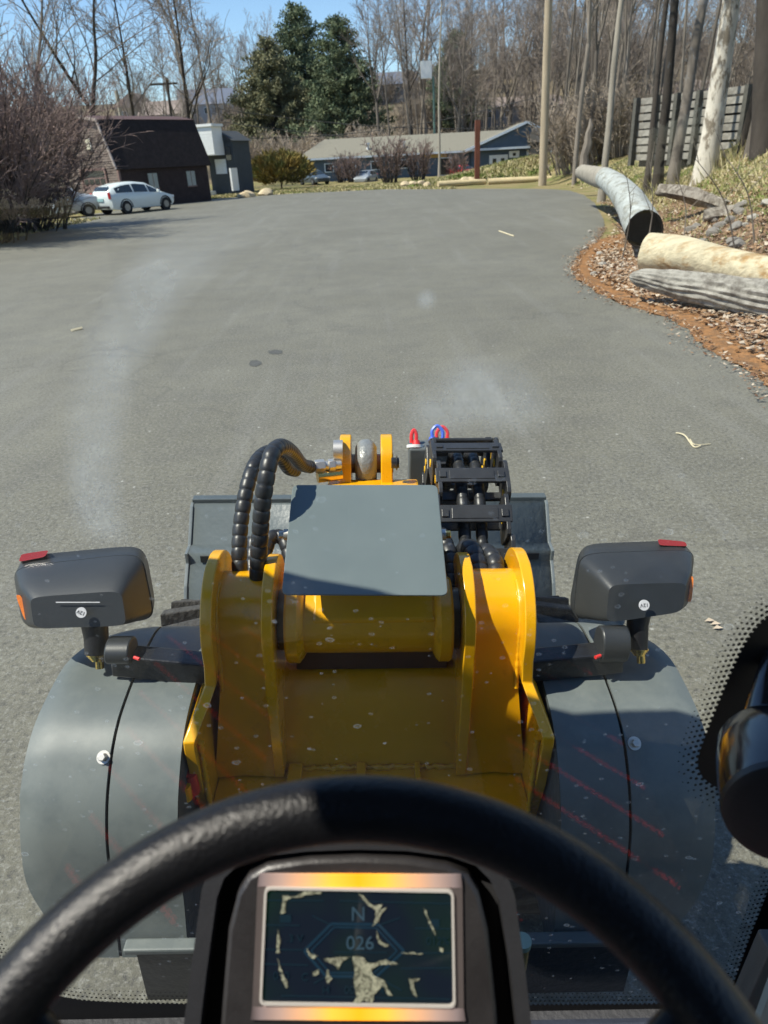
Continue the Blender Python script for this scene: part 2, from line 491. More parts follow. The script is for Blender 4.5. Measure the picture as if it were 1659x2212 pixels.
# ------------------------------------------------------------------ trees
def perp(d, r):
    a = Vector((r.gauss(0, 1), r.gauss(0, 1), r.gauss(0, 1))); a -= d * a.dot(d)
    return a.normalized() if a.length > 1e-6 else d.orthogonal().normalized()
def grow(start, d, length, r0, segs, wob, rr, upb=0.06, tip=0.3):
    pts = [start.copy()]; rad = [r0]; p = start.copy(); d = d.normalized()
    for i in range(segs):
        d = (d + perp(d, rr) * wob + Vector((0, 0, upb))).normalized()
        p = p + d * length / segs; pts.append(p.copy()); rad.append(r0 * (1 - (1 - tip) * (i + 1) / segs))
    return pts, rad
def bare_tree(seed, Ht=22, r0=0.28, lo=0.35, n1=16, n2=7, n3=6, twig=0.012, spread=0.9, fork=0, segs=9, wob=0.07):
    rr = random.Random(seed)
    T = MB(); C = MB()
    trunks = []
    if fork:
        base, br = grow(Vector((0, 0, -0.4)), Vector((rr.uniform(-.05, .05), rr.uniform(-.05, .05), 1)), Ht * fork, r0, 4, 0.04, rr, tip=0.85)
        T.tube(base, br, 8)
        for k in range(2):
            s = 1 if k else -1
            trunks.append(grow(base[-1], Vector((0.33 * s, rr.uniform(-.2, .2), 1)), Ht * (1 - fork), r0 * 0.66, segs, wob, rr, upb=0.05, tip=0.10))
    else:
        trunks.append(grow(Vector((0, 0, -0.4)), Vector((rr.uniform(-.04, .04), rr.uniform(-.04, .04), 1)), Ht, r0, segs + 2, wob * 0.6, rr, upb=0.08, tip=0.10))
        trunks[0][1][0] *= 1.35
    lv = []
    for pts, rad in trunks:
        T.tube(pts, rad, 8)
        n = n1 if not fork else n1 // 2 + 2
        for k in range(n):
            t = lo + (1 - lo) * (k + rr.random()) / n if not fork else 0.1 + 0.9 * (k + rr.random()) / n
            f_ = t * (len(pts) - 1); i = min(int(f_), len(pts) - 2); q = pts[i].lerp(pts[i + 1], f_ - i)
            rq = rad[i] * 0.45
            d = (pts[i + 1] - pts[i]).normalized()
            dd = (d * rr.uniform(0.7, 1.3) + perp(d, rr) * spread * rr.uniform(0.7, 1.2))
            ln = Ht * 0.30 * (1.15 - t) * rr.uniform(0.7, 1.25) + 0.8
            b_ = grow(q, dd, ln, max(rq, twig * 1.7), 5, 0.16, rr, upb=0.10, tip=0.25)
            (T if rq > 0.05 else C).tube(b_[0], b_[1], 5, False); lv.append((b_, ln))
    for (pts, rad), ln in lv:
        for k in range(n2):
            t = 0.2 + 0.8 * (k + rr.random()) / n2
            f_ = t * (len(pts) - 1); i = min(int(f_), len(pts) - 2); q = pts[i].lerp(pts[i + 1], f_ - i)
            d = (pts[i + 1] - pts[i]).normalized()
            l2 = ln * 0.45 * rr.uniform(0.5, 1.2) * (1.15 - 0.5 * t)
            b2 = grow(q, d + perp(d, rr) * rr.uniform(0.6, 1.1), l2, max(rad[i] * 0.5, twig), 3, 0.2, rr, upb=0.08, tip=0.5)
            C.tube(b2[0], b2[1], 4, False)
            for j in range(n3):
                t2 = 0.15 + 0.85 * (j + rr.random()) / n3
                f2 = t2 * 3; i2 = min(int(f2), 2); q2 = b2[0][i2].lerp(b2[0][i2 + 1], f2 - i2)
                d2 = (b2[0][i2 + 1] - b2[0][i2]).normalized()
                b3 = grow(q2, d2 + perp(d2, rr) * rr.uniform(0.5, 1.1), l2 * rr.uniform(0.3, 0.65), twig, 2, 0.22, rr, upb=0.05, tip=0.5)
                C.tube(b3[0], b3[1], 3, False)
    return T, C

bark_g = mat('bark_grey', (0.20, 0.17, 0.14), 0.9, var=0.35, vscale=3, bump=0.8, bscale=12, aniso=(1, 1, 0.25), spec=0.2, objrand=0.35)
bark_l = mat('bark_pale', (0.36, 0.32, 0.26), 0.9, var=0.3, vscale=3, bump=0.8, bscale=12, aniso=(1, 1, 0.25), spec=0.2, objrand=0.2)
bark_d = mat('bark_dark', (0.060, 0.050, 0.042), 0.9, var=0.3, vscale=3, bump=0.8, bscale=12, aniso=(1, 1, 0.25), spec=0.2, objrand=0.2)
twigm = mat('twigs', (0.27, 0.225, 0.19), 0.9, var=0.25, vscale=1, spec=0.1, objrand=0.3)
twig_r = mat('twigs_reddish', (0.24, 0.175, 0.155), 0.9, var=0.35, vscale=1.3, spec=0.1)
syc = mat('sycamore_bark', (0.66, 0.60, 0.50), 0.85, var=0.15, vscale=4, bump=0.4, bscale=8, col2=(0.24, 0.20, 0.15), c2scale=2.2, c2lo=0.50, c2hi=0.56, aniso=(1, 1, 0.5), spec=0.2)

variants = []
for k in range(9):
    kw = [dict(Ht=22, r0=.22, lo=.4), dict(Ht=20, r0=.2, lo=.45, fork=.35), dict(Ht=24, r0=.2, lo=.5, spread=.6), dict(Ht=18, r0=.16, lo=.3, spread=1.0),
          dict(Ht=23, r0=.19, lo=.45, spread=.55), dict(Ht=21, r0=.3, lo=.35, fork=.3, spread=1.0), dict(Ht=25, r0=.17, lo=.55, spread=.5), dict(Ht=19, r0=.15, lo=.25, spread=.7),
          dict(Ht=22, r0=.24, lo=.5, fork=.45)][k]
    T, C = bare_tree(100 + k, twig=0.016, n1=20, n2=7, n3=6, **kw)
    variants.append((T.mesh('trunk', bark_g, 60), C.mesh('crown', twigm)))
def tree_at(x, y, var, s=1.0, rz=0.0, name='bare_tree', label='', group=None, tb=None, sink=0.2, cat='tree', lean=None, rs=1.0, z=None):
    t, c_ = variants[var] if isinstance(var, int) else var
    r = empty(name, (x, y, (H(x, y) if z is None else z) - sink), rz)
    r.scale = (s * rs, s * rs, s)
    if lean: r.rotation_euler = (lean[0], lean[1], rz)
    a = link('trunk', t, r); b_ = link('crown', c_, r)
    if tb:
        a.data = t.copy() if tb.name + t.name not in CACHE else a.data
        key = tb.name + t.name
        if key not in CACHE:
            a.data.materials.clear(); a.data.materials.append(tb); CACHE[key] = a.data
        a.data = CACHE[key]
    tag(r, label, cat, group)
    return r
CACHE = {}

def zone(u):
    for lim, a, b in ((180, 'leafless skyline tree above the twiggy bush at the left', 'skyline trees above the bush'),
                   (470, 'leafless skyline tree beyond the brown barn', 'skyline trees beyond the barn'),
                   (830, 'leafless tree beside or behind the tall evergreens on the hill', 'bare trees around the evergreens'),
                   (1030, 'leafless tree on the hill behind the left part of the blue building', 'bare trees on the hill left of the rusty post'),
                   (1180, 'leafless tree on the hill between the rusty post and the utility pole', 'bare trees on the hill between post and pole'),
                   (1380, 'leafless tree on the hill above the black shed', 'bare trees on the hill above the black shed'),
                   (9999, 'leafless tree on the hill behind the crib wall and sycamore', 'bare trees on the hill behind the crib wall')):
        if u < lim: return a, b
# --- background wood on the hill (each one its own thing)
for k in range(250):
    KN = 208
    u = (rnd.uniform(560, 1800) if k < 60 else rnd.uniform(960, 1800)) if k < KN else rnd.uniform(-120, 600)
    y = rnd.choice([rnd.uniform(112, 140), rnd.uniform(125, 185), rnd.uniform(150, 235)])
    p = WY(u, 300, y)
    if 488 < u < 800 and y < 175: continue
    s = rnd.uniform(0.75, 1.2) if k < KN else rnd.uniform(0.6, 0.95)
    if k >= KN: y = rnd.uniform(115, 170); p = WY(u, 300, y)
    tree_at(p.x, y, rnd.randrange(9), s, rnd.uniform(0, 6.28), 'bare_tree',
            zone(u)[0], zone(u)[1], rs=rnd.uniform(.8, 1.3))
# middle distance, right of centre
for k in range(34):
    u = rnd.uniform(1210, 1760); y = rnd.uniform(48, 95)
    p = WY(u, 330, y)
    tree_at(p.x, y, rnd.choice([2, 4, 6, 0, 8]), rnd.uniform(.7, 1.0), rnd.uniform(0, 6.28), 'bare_tree',
            'thin bare tree in the thicket between the utility pole and the right edge', 'thin trees of the thicket at the right', rs=.8)

# --- trees one can name
def named(u, v, y, var, s, label, tb=None, rs=1.0, rz=0.0, lean=None, name='bare_tree'):
    p = WY(u, v, y)
    return tree_at(p.x, y, var, s, rz, name, label, tb=tb, rs=rs, lean=lean)
named(202, 300, 78, 1, 1.15, 'tall dark forked leafless tree rising behind the brown barn roof', bark_d, 1.35, 0.2, lean=(0, -.04, 0))
named(288, 300, 84, 3, 1.25, 'slim leafless tree behind the middle of the barn ridge', bark_d, 1.2, 1.0)
named(408, 300, 88, 7, 1.35, 'leafless tree leaning left behind the right end of the barn', bark_d, 1.3, 2.2, lean=(0, -.17, 0))
named(432, 300, 92, 4, 1.15, 'straight brown trunk just right of the barn end', bark_g, 1.3, 2.6)
named(462, 300, 94, 2, 1.1, 'thin brown trunk between the barn and the tall evergreens', bark_g, 1.0, .6)
named(70, 300, 70, 5, 1.0, 'wide forked leafless tree above the twiggy bush at the left', bark_g, 1.0, .9)
named(948, 340, 72, 6, 0.95, 'thin pale tree in front of the blue building, left of the rusty post', bark_l, 0.8, .4)
named(845, 340, 99, 2, 0.9, 'thin brown trunk behind the low roof of the blue building', bark_g, .9, 1.4)
named(884, 300, 120, 0, 1.15, 'straight dark trunk standing alone in the gap of sky', bark_d, 1.25, 2.4)
named(1305, 350, 33, 4, 0.85, 'pale grey trunk behind the far end of the fallen log', bark_l, 1.0, 1.1, lean=(0, .03, 0))
named(1403, 330, 31, 6, 0.8, 'thinnest dark trunk in front of the timber crib wall', bark_d, 1.0, .1, lean=(0, -.02, 0))
named(1430, 330, 30, 2, 0.85, 'dark straight trunk in front of the timber crib wall', bark_d, 1.15, 2.0, lean=(0, .01, 0))
named(1458, 330, 29, 4, 0.85, 'grey brown trunk between the dark trunks and the white sycamore', bark_g, 1.35, .7, lean=(0, .02, 0))
named(1610, 280, 27, 8, 0.8, 'dark trunk leaning left across the crib wall beside the sycamore', bark_d, 1.05, 1.5, lean=(0, -.28, 0))
named(1655, 290, 24, 5, 0.85, 'thick dark forked trunk at the right edge of the view', bark_d, 1.5, 2.4, lean=(0, .05, 0))
named(1632, 290, 25.5, 0, 0.85, 'brown trunk hugging the thick dark trunk at the right edge', bark_g, 1.2, .4)
Ts, Cs = bare_tree(900, Ht=20, r0=.36, lo=.5, n1=14, n2=7, n3=6, twig=.012, wob=.05)
sy = (Ts.mesh('trunk', syc, 60), Cs.mesh('crown', twigm))
p = WY(1527, 322, 27)
tree_at(p.x, 27, sy, 1.0, .8, 'sycamore_tree', 'thick trunk with white mottled bark on the grassy bank', z=H(p.x, 27), lean=(0, -.05, 0))

# --- evergreens
def pine(seed, Ht, R, nl=30, dens=1.0, wide_top=0.15, clump=0.55):
    rr = random.Random(seed); T = MB(); C = MB()
    T.tube([(0, 0, -1), (0.1, 0, Ht * .5), (0, 0, Ht)], [.4, .25, .04], 8)
    for i in range(nl):
        t = 0.10 + 0.9 * i / nl
        z = Ht * t
        prof = (1 - t) ** 0.62 * (0.55 + 0.45 * min(1, t / .25))
        nb = int((9 + 3 * rr.random()) * (0.55 + prof))
        for k in range(nb):
            a = rr.uniform(0, 6.283); ln = R * (prof + wide_top * (1-t)) * rr.uniform(.55, 1.18) + .4
            d = Vector((math.cos(a), math.sin(a), rr.uniform(-.05, .25)))
            pts, rad = grow(Vector((0, 0, z + rr.uniform(-.3, .3))), d, ln, .06, 4, .08, rr, upb=.03, tip=.3)
            T.tube(pts, rad, 4, False)
            nc = int(ln * 5 * dens) + 3
            for j in range(nc):
                q = 0.28 + .72 * (j + rr.random()) / nc
                f_ = q * 4; ii = min(int(f_), 3); c0 = pts[ii].lerp(pts[ii + 1], f_ - ii) + Vector((rr.gauss(0, .25), rr.gauss(0, .25), rr.gauss(0, .12)))
                for m_ in range(5):
                    n_ = Vector((rr.gauss(0, 1), rr.gauss(0, 1), rr.gauss(.3, .6))).normalized()
                    e1 = n_.orthogonal().normalized(); e1 = (Matrix.Rotation(rr.uniform(0, 6.28), 3, n_) @ e1)
                    e2 = n_.cross(e1); L1 = clump * rr.uniform(.5, 1.1); W1 = L1 * .22
                    c1 = c0 + Vector((rr.gauss(0, .18), rr.gauss(0, .18), rr.gauss(0, .12)))
                    C.add([c1, c1 + e1 * L1 * .5 + e2 * W1, c1 + e1 * L1, c1 + e1 * L1 * .5 - e2 * W1], [(0, 1, 2, 3)])
    return T, C
ever = mat('evergreen_needles', (0.19, 0.215, 0.12), 0.8, var=0.5, vscale=.35, col2=(0.075, 0.11, 0.065), c2scale=.5, c2lo=.42, c2hi=.6, spec=.15)
ever2 = mat('evergreen_needles_olive', (0.23, 0.215, 0.12), 0.8, var=0.4, vscale=.35, col2=(0.11, 0.12, 0.065), c2scale=.5, c2lo=.42, c2hi=.6, spec=.15)
T, C = pine(31, 22, 8.0)
pA = (T.mesh('trunk', bark_d, 60), C.mesh('crown', ever))
T, C = pine(47, 20, 8.2)
pB = (T.mesh('trunk', bark_d, 60), C.mesh('crown', ever2))
p = WY(738, 270, 128); r = tree_at(p.x, 128, pA, 1.0, .3, 'evergreen_tree', 'tallest dark green pine on the slope with its top in the sky', z=H(p.x, 128) - .5)
p = WY(590, 270, 134); tree_at(p.x, 134, pB, 1.0, 1.3, 'evergreen_tree', 'olive green pine left of the dark green one', z=H(p.x, 134) - .5)
p = WY(660, 270, 150); tree_at(p.x, 150, pA, 1.12, 2.3, 'evergreen_tree', 'dark pine standing between and behind the two big evergreens', z=H(p.x, 150) - .5)
p = WY(985, 260, 165); tree_at(p.x, 165, pA, .85, 2.9, 'evergreen_tree', 'hazy green pine behind bare trunks right of the sky gap', z=H(p.x, 165) - .5)

# unseen evergreens added behind the loader so their reflection darkens the windscreen
for k in range(13):
    x = -66 + k * 8.5 + rnd.uniform(-2, 2); y = -29 - rnd.uniform(0, 12)
    tree_at(x, y, pA if k % 2 else pB, rnd.uniform(.8, 1.05), rnd.uniform(0, 6), 'evergreen_tree', 'unseen evergreen added behind the loader to darken the windscreen reflection', 'evergreens behind the loader', z=0)
# --- shrubs
def twig_bush(seed, Rx, Hz, nstem, n2, n3, tw, spread=.7, base=.5):
    rr = random.Random(seed); T = MB(); C = MB()
    for k in range(nstem):
        a = rr.uniform(0, 6.28)
        s0 = Vector((math.cos(a), math.sin(a), 0)) * rr.uniform(0, base)
        d = Vector((math.cos(a) * rr.uniform(0, spread), math.sin(a) * rr.uniform(0, spread), 1))
        ln = Hz * rr.uniform(.6, 1.05)
        p1 = grow(s0, d, ln, tw * 3, 6, .12, rr, upb=.02, tip=.3); T.tube(p1[0], p1[1], 4, False)
        for j in range(n2):
            t = .15 + .85 * rr.random(); f_ = t * 6; i = min(int(f_), 5); q = p1[0][i].lerp(p1[0][i + 1], f_ - i)
            d1 = (p1[0][i + 1] - p1[0][i]).normalized()
            p2 = grow(q, d1 + perp(d1, rr) * rr.uniform(.4, 1.1), ln * rr.uniform(.15, .38), tw * 1.5, 3, .2, rr, tip=.4); C.tube(p2[0], p2[1], 3, False)
            for m_ in range(n3):
                f2 = rr.random() * 3; i2 = min(int(f2), 2); q2 = p2[0][i2].lerp(p2[0][i2 + 1], f2 - i2)
                d2 = (p2[0][i2 + 1] - p2[0][i2]).normalized()
                p3 = grow(q2, d2 + perp(d2, rr) * rr.uniform(.4, 1.2), ln * rr.uniform(.04, .12), tw, 2, .25, rr, tip=.5); C.tube(p3[0], p3[1], 3, False)
    return T, C
T, C = twig_bush(5, 5, 7.0, 120, 20, 6, .014, .85, 2.3)
bu = (T.mesh('trunk', bark_d, 60), C.mesh('crown', twig_r))
def bush_at(x, y, var, s, label, rz=0, name='bush', group=None, sz=1.0):
    r = tree_at(x, y, var, s, rz, name, label, group, sink=.05, cat='bush'); r.scale = (s, s, s * sz); return r
p = WY(26, 470, 33); bush_at(p.x, 33, bu, .90, 'huge leafless reddish brown bush filling the left side', .4)
p = WY(-75, 470, 28); bush_at(p.x, 28, bu, .8, 'second leafless bush at the very left edge beside the tarmac', 2.0)
T, C = twig_bush(15, 2, 2.6, 26, 10, 6, .014, .6, .8)
sb = (T.mesh('trunk', bark_d, 60), C.mesh('crown', twig_r))
for (u, y, s, lab) in [(838, 76, 1.5, 'brown leafless bush in front of the blue building near the white car'), (900, 78, 1.35, 'brown leafless bush left of the thin pale tree'),
                       (760, 84, 1.1, 'small leafless shrub in front of the left half of the blue building'), (985, 80, .9, 'low leafless shrub left of the rusty post'), (735, 86, .95, 'low shrub near the left end of the blue building')]:
    p = WY(u, 380, y); bush_at(p.x, y, sb, s, lab, rnd.uniform(0, 6))
T, C = twig_bush(25, 3, 4.2, 40, 12, 6, .018, .7, 1.8)
br_ = (T.mesh('trunk', bark_g, 60), C.mesh('crown', mat('brush_twigs', (.34, .28, .22), .9, var=.3, vscale=.6, spec=.1, objrand=.3)))
for k in range(60):
    u = rnd.uniform(480, 1780); y = rnd.uniform(103, 132)
    if 560 < u < 1200 and y < 108: y += 8
    p = WY(u, 330, y); bush_at(p.x, y, br_, rnd.uniform(.8, 1.5), 'tangled grey brush at the foot of the wooded slope', rnd.uniform(0, 6), name='brush', group='brush at the foot of the slope')
for k in range(12):
    u = rnd.uniform(1215, 1420); y = rnd.uniform(52, 74)
    p = WY(u, 330, y); bush_at(p.x, y, br_, rnd.uniform(.6, 1.1), 'tangled brush between the black shed and the trunks', rnd.uniform(0, 6), name='brush', group='brush in front of the black shed')
for k in range(70):
    u = rnd.uniform(470, 1790); y = rnd.uniform(134, 215)
    p = WY(u, 330, y); bush_at(p.x, y, br_, rnd.uniform(1.0, 2.0), 'grey undergrowth higher up the wooded slope', rnd.uniform(0, 6), name='brush', group='undergrowth on the slope')
# yellow-green juniper
def juniper(seed, R, Hh, n):
    rr = random.Random(seed); T = MB(); C = MB()
    T.tube([(0, 0, -.1), (0, 0, Hh * .6)], [.1, .03], 6)
    for i in range(n):
        a = rr.uniform(0, 6.28); q = rr.random() ** .5
        d = Vector((math.cos(a) * q, math.sin(a) * q, rr.uniform(.35, 1))).normalized()
        L0 = (R * (1 - d.z) + Hh * d.z) * rr.uniform(.4, 1.05)
        c0 = d * L0 * Vector((1, 1, 1)).x
        for m_ in range(3):
            e1 = (d + Vector((rr.gauss(0, .35), rr.gauss(0, .35), rr.gauss(.3, .35)))).normalized(); e2 = perp(e1, rr)
            L1 = rr.uniform(.25, .6); c1 = c0 + Vector((rr.gauss(0, .15), rr.gauss(0, .15), rr.gauss(0, .1)))
            C.add([c1, c1 + e1 * L1 * .5 + e2 * L1 * .14, c1 + e1 * L1, c1 + e1 * L1 * .5 - e2 * L1 * .14], [(0, 1, 2, 3)])
    return T, C
T, C = juniper(3, 3.4, 3.3, 4200)
jun = (T.mesh('trunk', bark_d), C.mesh('foliage', mat('juniper_foliage', (0.26, 0.185, 0.055), .85, var=.45, vscale=.8, col2=(0.12, 0.13, 0.045), c2scale=.7, spec=.1)))
p = WY(608, 400, 74); r = bush_at(p.x, 74, jun, .98, 'bushy golden green juniper between the porch house and the blue building', sz=.95)
r.children[1].name = 'foliage'

# ------------------------------------------------------------------ buildings
def dirs(deg): a = math.radians(deg); return Vector((math.sin(a), math.cos(a), 0))
def wbox(mb, o, X, Y, x0, x1, y0, y1, z0, z1):
    vs = [o + X * x + Y * y + Vector((0, 0, z)) for z in (z0, z1) for x, y in ((x0, y0), (x1, y0), (x1, y1), (x0, y1))]
    mb.add(vs, [(0,3,2,1),(4,5,6,7),(0,1,5,4),(1,2,6,5),(2,3,7,6),(3,0,4,7)]); return mb

# ---- barn with tall dark roof
shing = mat('barn_shingles', (0.032, 0.024, 0.022), .95, var=.35, vscale=3, bump=.6, bscale=14, spec=.2)
wsid = mat('weathered_clapboard', (0.22, 0.175, 0.15), .9, var=.35, vscale=2.5, col2=(0.11, 0.085, 0.072), c2scale=1.2, bump=.4, bscale=20, spec=.2)
dsid = mat('shaded_side_boards', (0.045, 0.032, 0.030), .9, var=.3, vscale=2.5, bump=.4, bscale=20, spec=.2)  # shade of the long side is put into this darker board colour
trimb = mat('brown_trim', (0.22, 0.14, 0.12), .8, var=.25, vscale=3)
doorb = mat('brown_garage_door', (0.19, 0.125, 0.11), .8, var=.2, vscale=3)
darkw = mat('dark_glass', (0.02, 0.025, 0.03), .12, var=.1, spec=.8)
white = mat('white_paint', (0.78, 0.78, 0.76), .55, var=.06, vscale=3)
A = Vector((WY(268, 434, 50).x, 50.0, 0))
A.z = 0
barn = empty('barn', A); barn.scale = (.82, .82, .82); tag(barn, 'dark brown barn with a steep shingled roof and a garage door in its gable', 'barn')
LX = dirs(39); GX = dirs(-51)      # long side, gable side
def bm_box(name, m, x0, x1, y0, y1, z0, z1, parent=barn, mb=None):
    q = mb or MB(); wbox(q, Vector((0, 0, 0)), LX, GX, x0, x1, y0, y1, z0, z1); return q if mb else q.build(name, m, parent)
LL, GW, E0, K1, RT = 8.7, 6.8, 2.95, 6.15, 6.45
bm_box('wall', dsid, 0.05, LL, 0.05, GW - .05, -.3, E0)
inx = 1.25
g = MB()
prof = [(0, E0), (inx, K1), (GW / 2, RT), (GW - inx, K1), (GW, E0)]
g.prism([GX * y + Vector((0, 0, z)) + LX * .06 for y, z in prof], LX * (LL - .12)); g.build('gable_wall', wsid, barn)
mb_ = MB()
k = 0
z = 0.0
while z < K1 + .5:                # clapboards across the gable
    zt = z + .17
    if z < E0: y0, y1 = 0, GW
    elif z < K1: t = (zt - E0) / (K1 - E0); y0, y1 = inx * t + .02, GW - inx * t - .02
    else: t = (zt - K1) / (RT - K1); y0, y1 = inx + (GW / 2 - inx) * t + .05, GW - inx - (GW / 2 - inx) * t - .05
    if y1 > y0 + .2:
        a0 = GX * y0; a1 = GX * y1
        vs = [a0 - LX * .05 + Vector((0, 0, z)), a1 - LX * .05 + Vector((0, 0, z)), a1 - LX * .01 + Vector((0, 0, zt)), a0 - LX * .01 + Vector((0, 0, zt)),
              a0 + LX * .05 + Vector((0, 0, z)), a1 + LX * .05 + Vector((0, 0, z))]
        mb_.add(vs, [(0, 1, 2, 3), (0, 4, 5, 1)])
    z += .17
stuff(mb_.build('clapboard', wsid, barn))
for sgn in (0, 1):
    rf = MB()
    pr = [(-.28, E0 - .18), (inx - .02, K1 + .1), (GW / 2, RT + .12), (GW / 2, RT), (inx + .06, K1), (-.16, E0 - .22)]
    if sgn: pr = [(GW - y, z) for y, z in pr]
    rf.prism([GX * y + Vector((0, 0, z)) - LX * .25 for y, z in pr], LX * (LL + .5)); rf.build('roof', shing, barn)
rd = MB(); rd.prism([GX * y + Vector((0, 0, z)) - LX * .3 for y, z in [(inx - .06, K1 + .11), (GW / 2, RT + .2), (GW / 2, RT + .12), (inx + .02, K1 + .06)]], LX * (LL + .6))
rd.build('ridge_cap', mat('ridge_rust', (0.085, 0.045, 0.04), .7, var=.2), barn)
rk = MB()
rk.bar(GX * -.22 + Vector((0, 0, E0 - .15)) - LX * .3, GX * (inx - .05) + Vector((0, 0, K1 + .05)) - LX * .3, .1, .2)
rk.bar(GX * (inx - .05) + Vector((0, 0, K1 + .05)) - LX * .3, GX * GW / 2 + Vector((0, 0, RT + .1)) - LX * .3, .1, .2)
rk.build('rake_board', mat('pale_trim', (.36, .30, .27), .8), barn)
cb = MB(); wbox(cb, Vector(), LX, GX, -.08, .1, -.08, .12, 0, E0); cb.build('corner_board', trimb, barn)
fr = bm_box('door_frame', trimb, -.16, -.06, 1.55, 1.75, 0, 2.75); bm_box('door_frame', trimb, -.16, -.06, 5.0, 5.2, 0, 2.75); bm_box('door_frame', trimb, -.16, -.06, 1.55, 5.2, 2.75, 2.95)
gd = bm_box('garage_door', doorb, -.10, -.055, 1.75, 5.0, 0, 2.3)
bm_box('door_recess', darkw, -.08, -.052, 1.75, 5.0, 2.3, 2.75)
for r_ in range(4):
    for c_ in range(4):
        y0 = 1.82 + c_ * .79; z0 = .06 + r_ * .56
        if r_ == 3:
            bm_box('pane', darkw, -.125, -.10, y0 + .06, y0 + .66, z0 + .06, z0 + .44, gd)
        else: bm_box('door_panel', doorb, -.125, -.10, y0 + .03, y0 + .72, z0 + .03, z0 + .5, gd)
wn = bm_box('window', mat('cream_blind', (.55, .50, .38), .7), -.12, -.05, 2.9, 3.5, 4.3, 5.0); bm_box('frame', white, -.13, -.12, 2.84, 2.9, 4.24, 5.06, wn)
for xx in (2.6, 6.4):
    w2 = MB(); wbox(w2, Vector(), LX, GX, xx, xx + .85, -.02, .08, 1.3, 2.4); w2 = w2.build('window', mat('curtained_window', (.34, .36, .32), .4), barn)
    w3 = MB(); wbox(w3, Vector(), LX, GX, xx - .08, xx + .93, -.04, -.02, 1.2, 1.3); w3.build('sill', trimb, w2)
    w3 = MB(); wbox(w3, Vector(), LX, GX, xx + .40, xx + .45, -.035, -.02, 1.3, 2.4); w3.build('muntin', trimb, w2)

# ---- white porch house right of the barn
o = WY(455, 410, 66); o.z = 0
hp = empty('porch_house', o); tag(hp, 'small dark house with a white upper porch on posts beside the barn', 'house')
X_ = dirs(113); Y_ = dirs(23)
def hb(name, m, x0, x1, y0, y1, z0, z1, parent=None, root=hp, XX_=None, YY_=None):
    q = MB(); wbox(q, Vector(), XX_ or X_, YY_ or Y_, x0, x1, y0, y1, z0, z1); return q.build(name, m, parent or root)
slate = mat('slate_blue_siding', (.045, .055, .065), .8, var=.2, vscale=2)
hb('wall', slate, -.2, 2.3, .6, 3.2, 0, 4.0)
rf = MB(); rf.prism([Y_ * .5 + X_ * x + Vector((0, 0, z)) for x, z in [(-.4, 4.0), (1.1, 4.8), (2.5, 4.0)]], Y_ * 2.9); rf.build('roof', mat('dark_roof', (.04, .045, .05), .8), hp)
bx_ = hb('upper_porch', white, -2.1, 1.5, -.9, .55, 3.0, 5.05)
for k in range(9): hb('board', white, -2.12, 1.52, -.935, -.90, 3.06 + k * .21, 3.06 + k * .21 + .185, bx_)
hb('cornice', white, -2.25, 1.65, -1.05, .6, 5.06, 5.25)
for xx in (-.85, -.1): hb('post', white, xx, xx + .28, -.6, -.3, 0, 3.0)
hb('base_board', white, -1.2, .5, -.9, .0, 0, .35)
dr = hb('door', mat('white_panel', (.62, .66, .7), .6), .45, 1.5, .52, .6, 1.6, 2.7)
hb('handrail', white, 2.35, 2.5, -.4, .55, .3, 2.0)
hb('window', darkw, 1.6, 2.1, .54, .6, 2.6, 3.6)

# ---- long blue building
blue = mat('blue_siding', (0.085, 0.118, 0.155), .7, var=.12, vscale=1.5, spec=.3)
beige = mat('beige_shingle_roof', (0.20, 0.185, 0.145), .9, var=.12, vscale=4, bump=.3, bscale=10)
trimw = mat('pale_blue_trim', (.62, .68, .74), .6, var=.06)
YB = 92.0
a0 = WY(642, 380, YB); a1 = WY(1195, 380, YB)
o = Vector((a0.x, YB, 0)); BW = (a1.x - a0.x)
bb = empty('blue_building', o); bb.scale = (1, 1, .80); tag(bb, 'long low slate blue building with a pale roof and a gabled entrance', 'building')
X_ = dirs(90); Y_ = dirs(0)
def bb_(name, m, x0, x1, y0, y1, z0, z1, parent=None): return hb(name, m, x0, x1, y0, y1, z0, z1, parent, bb, Vector((1, 0, 0)), Vector((0, 1, 0)))
bb_('wall', blue, .6, BW, 0, 10, -.2, 3.2)
EZ = 3.15; RZ = 5.65
rf = MB(); rf.add([(0, -.6, EZ), (BW + .3, -.6, EZ), (BW + .3, 5, RZ), (3.2, 5, RZ), (0, 10.6, EZ), (BW + .3, 10.6, EZ),
                   (0, -.6, EZ - .22), (BW + .3, -.6, EZ - .22), (0, 10.6, EZ - .22), (BW + .3, 10.6, EZ - .22)],
                  [(0, 1, 2, 3), (3, 2, 5, 4), (0, 3, 4), (0, 6, 7, 1), (6, 8, 9, 7), (0, 4, 8, 6), (1, 7, 9, 5), (1, 5, 2)])
rf = rf.build('roof', beige, bb)
bb_('fascia', trimw, 0, BW + .3, -.68, -.605, EZ - .26, EZ - .02)
for xx in (8.4, 12.6): 
    vt = MB(); vt.cyl((xx, 1.2, EZ + .4), (xx, 1.2, EZ + 1.5), .16, 8); vt.cyl((xx, 1.2, EZ + 1.45), (xx, 1.2, EZ + 1.65), .26, 8); vt.build('vent', white, rf)
gx0, gx1 = WY(1012, 340, YB - 2).x - o.x, BW + 1.0
gp = MB(); gp.prism([(gx0, -2.4, EZ), ((gx0 + gx1) / 2 + .8, -2.4, RZ + .4), (gx1, -2.4, EZ)], (0, 6, 0)); gp.build('gable', blue, bb)
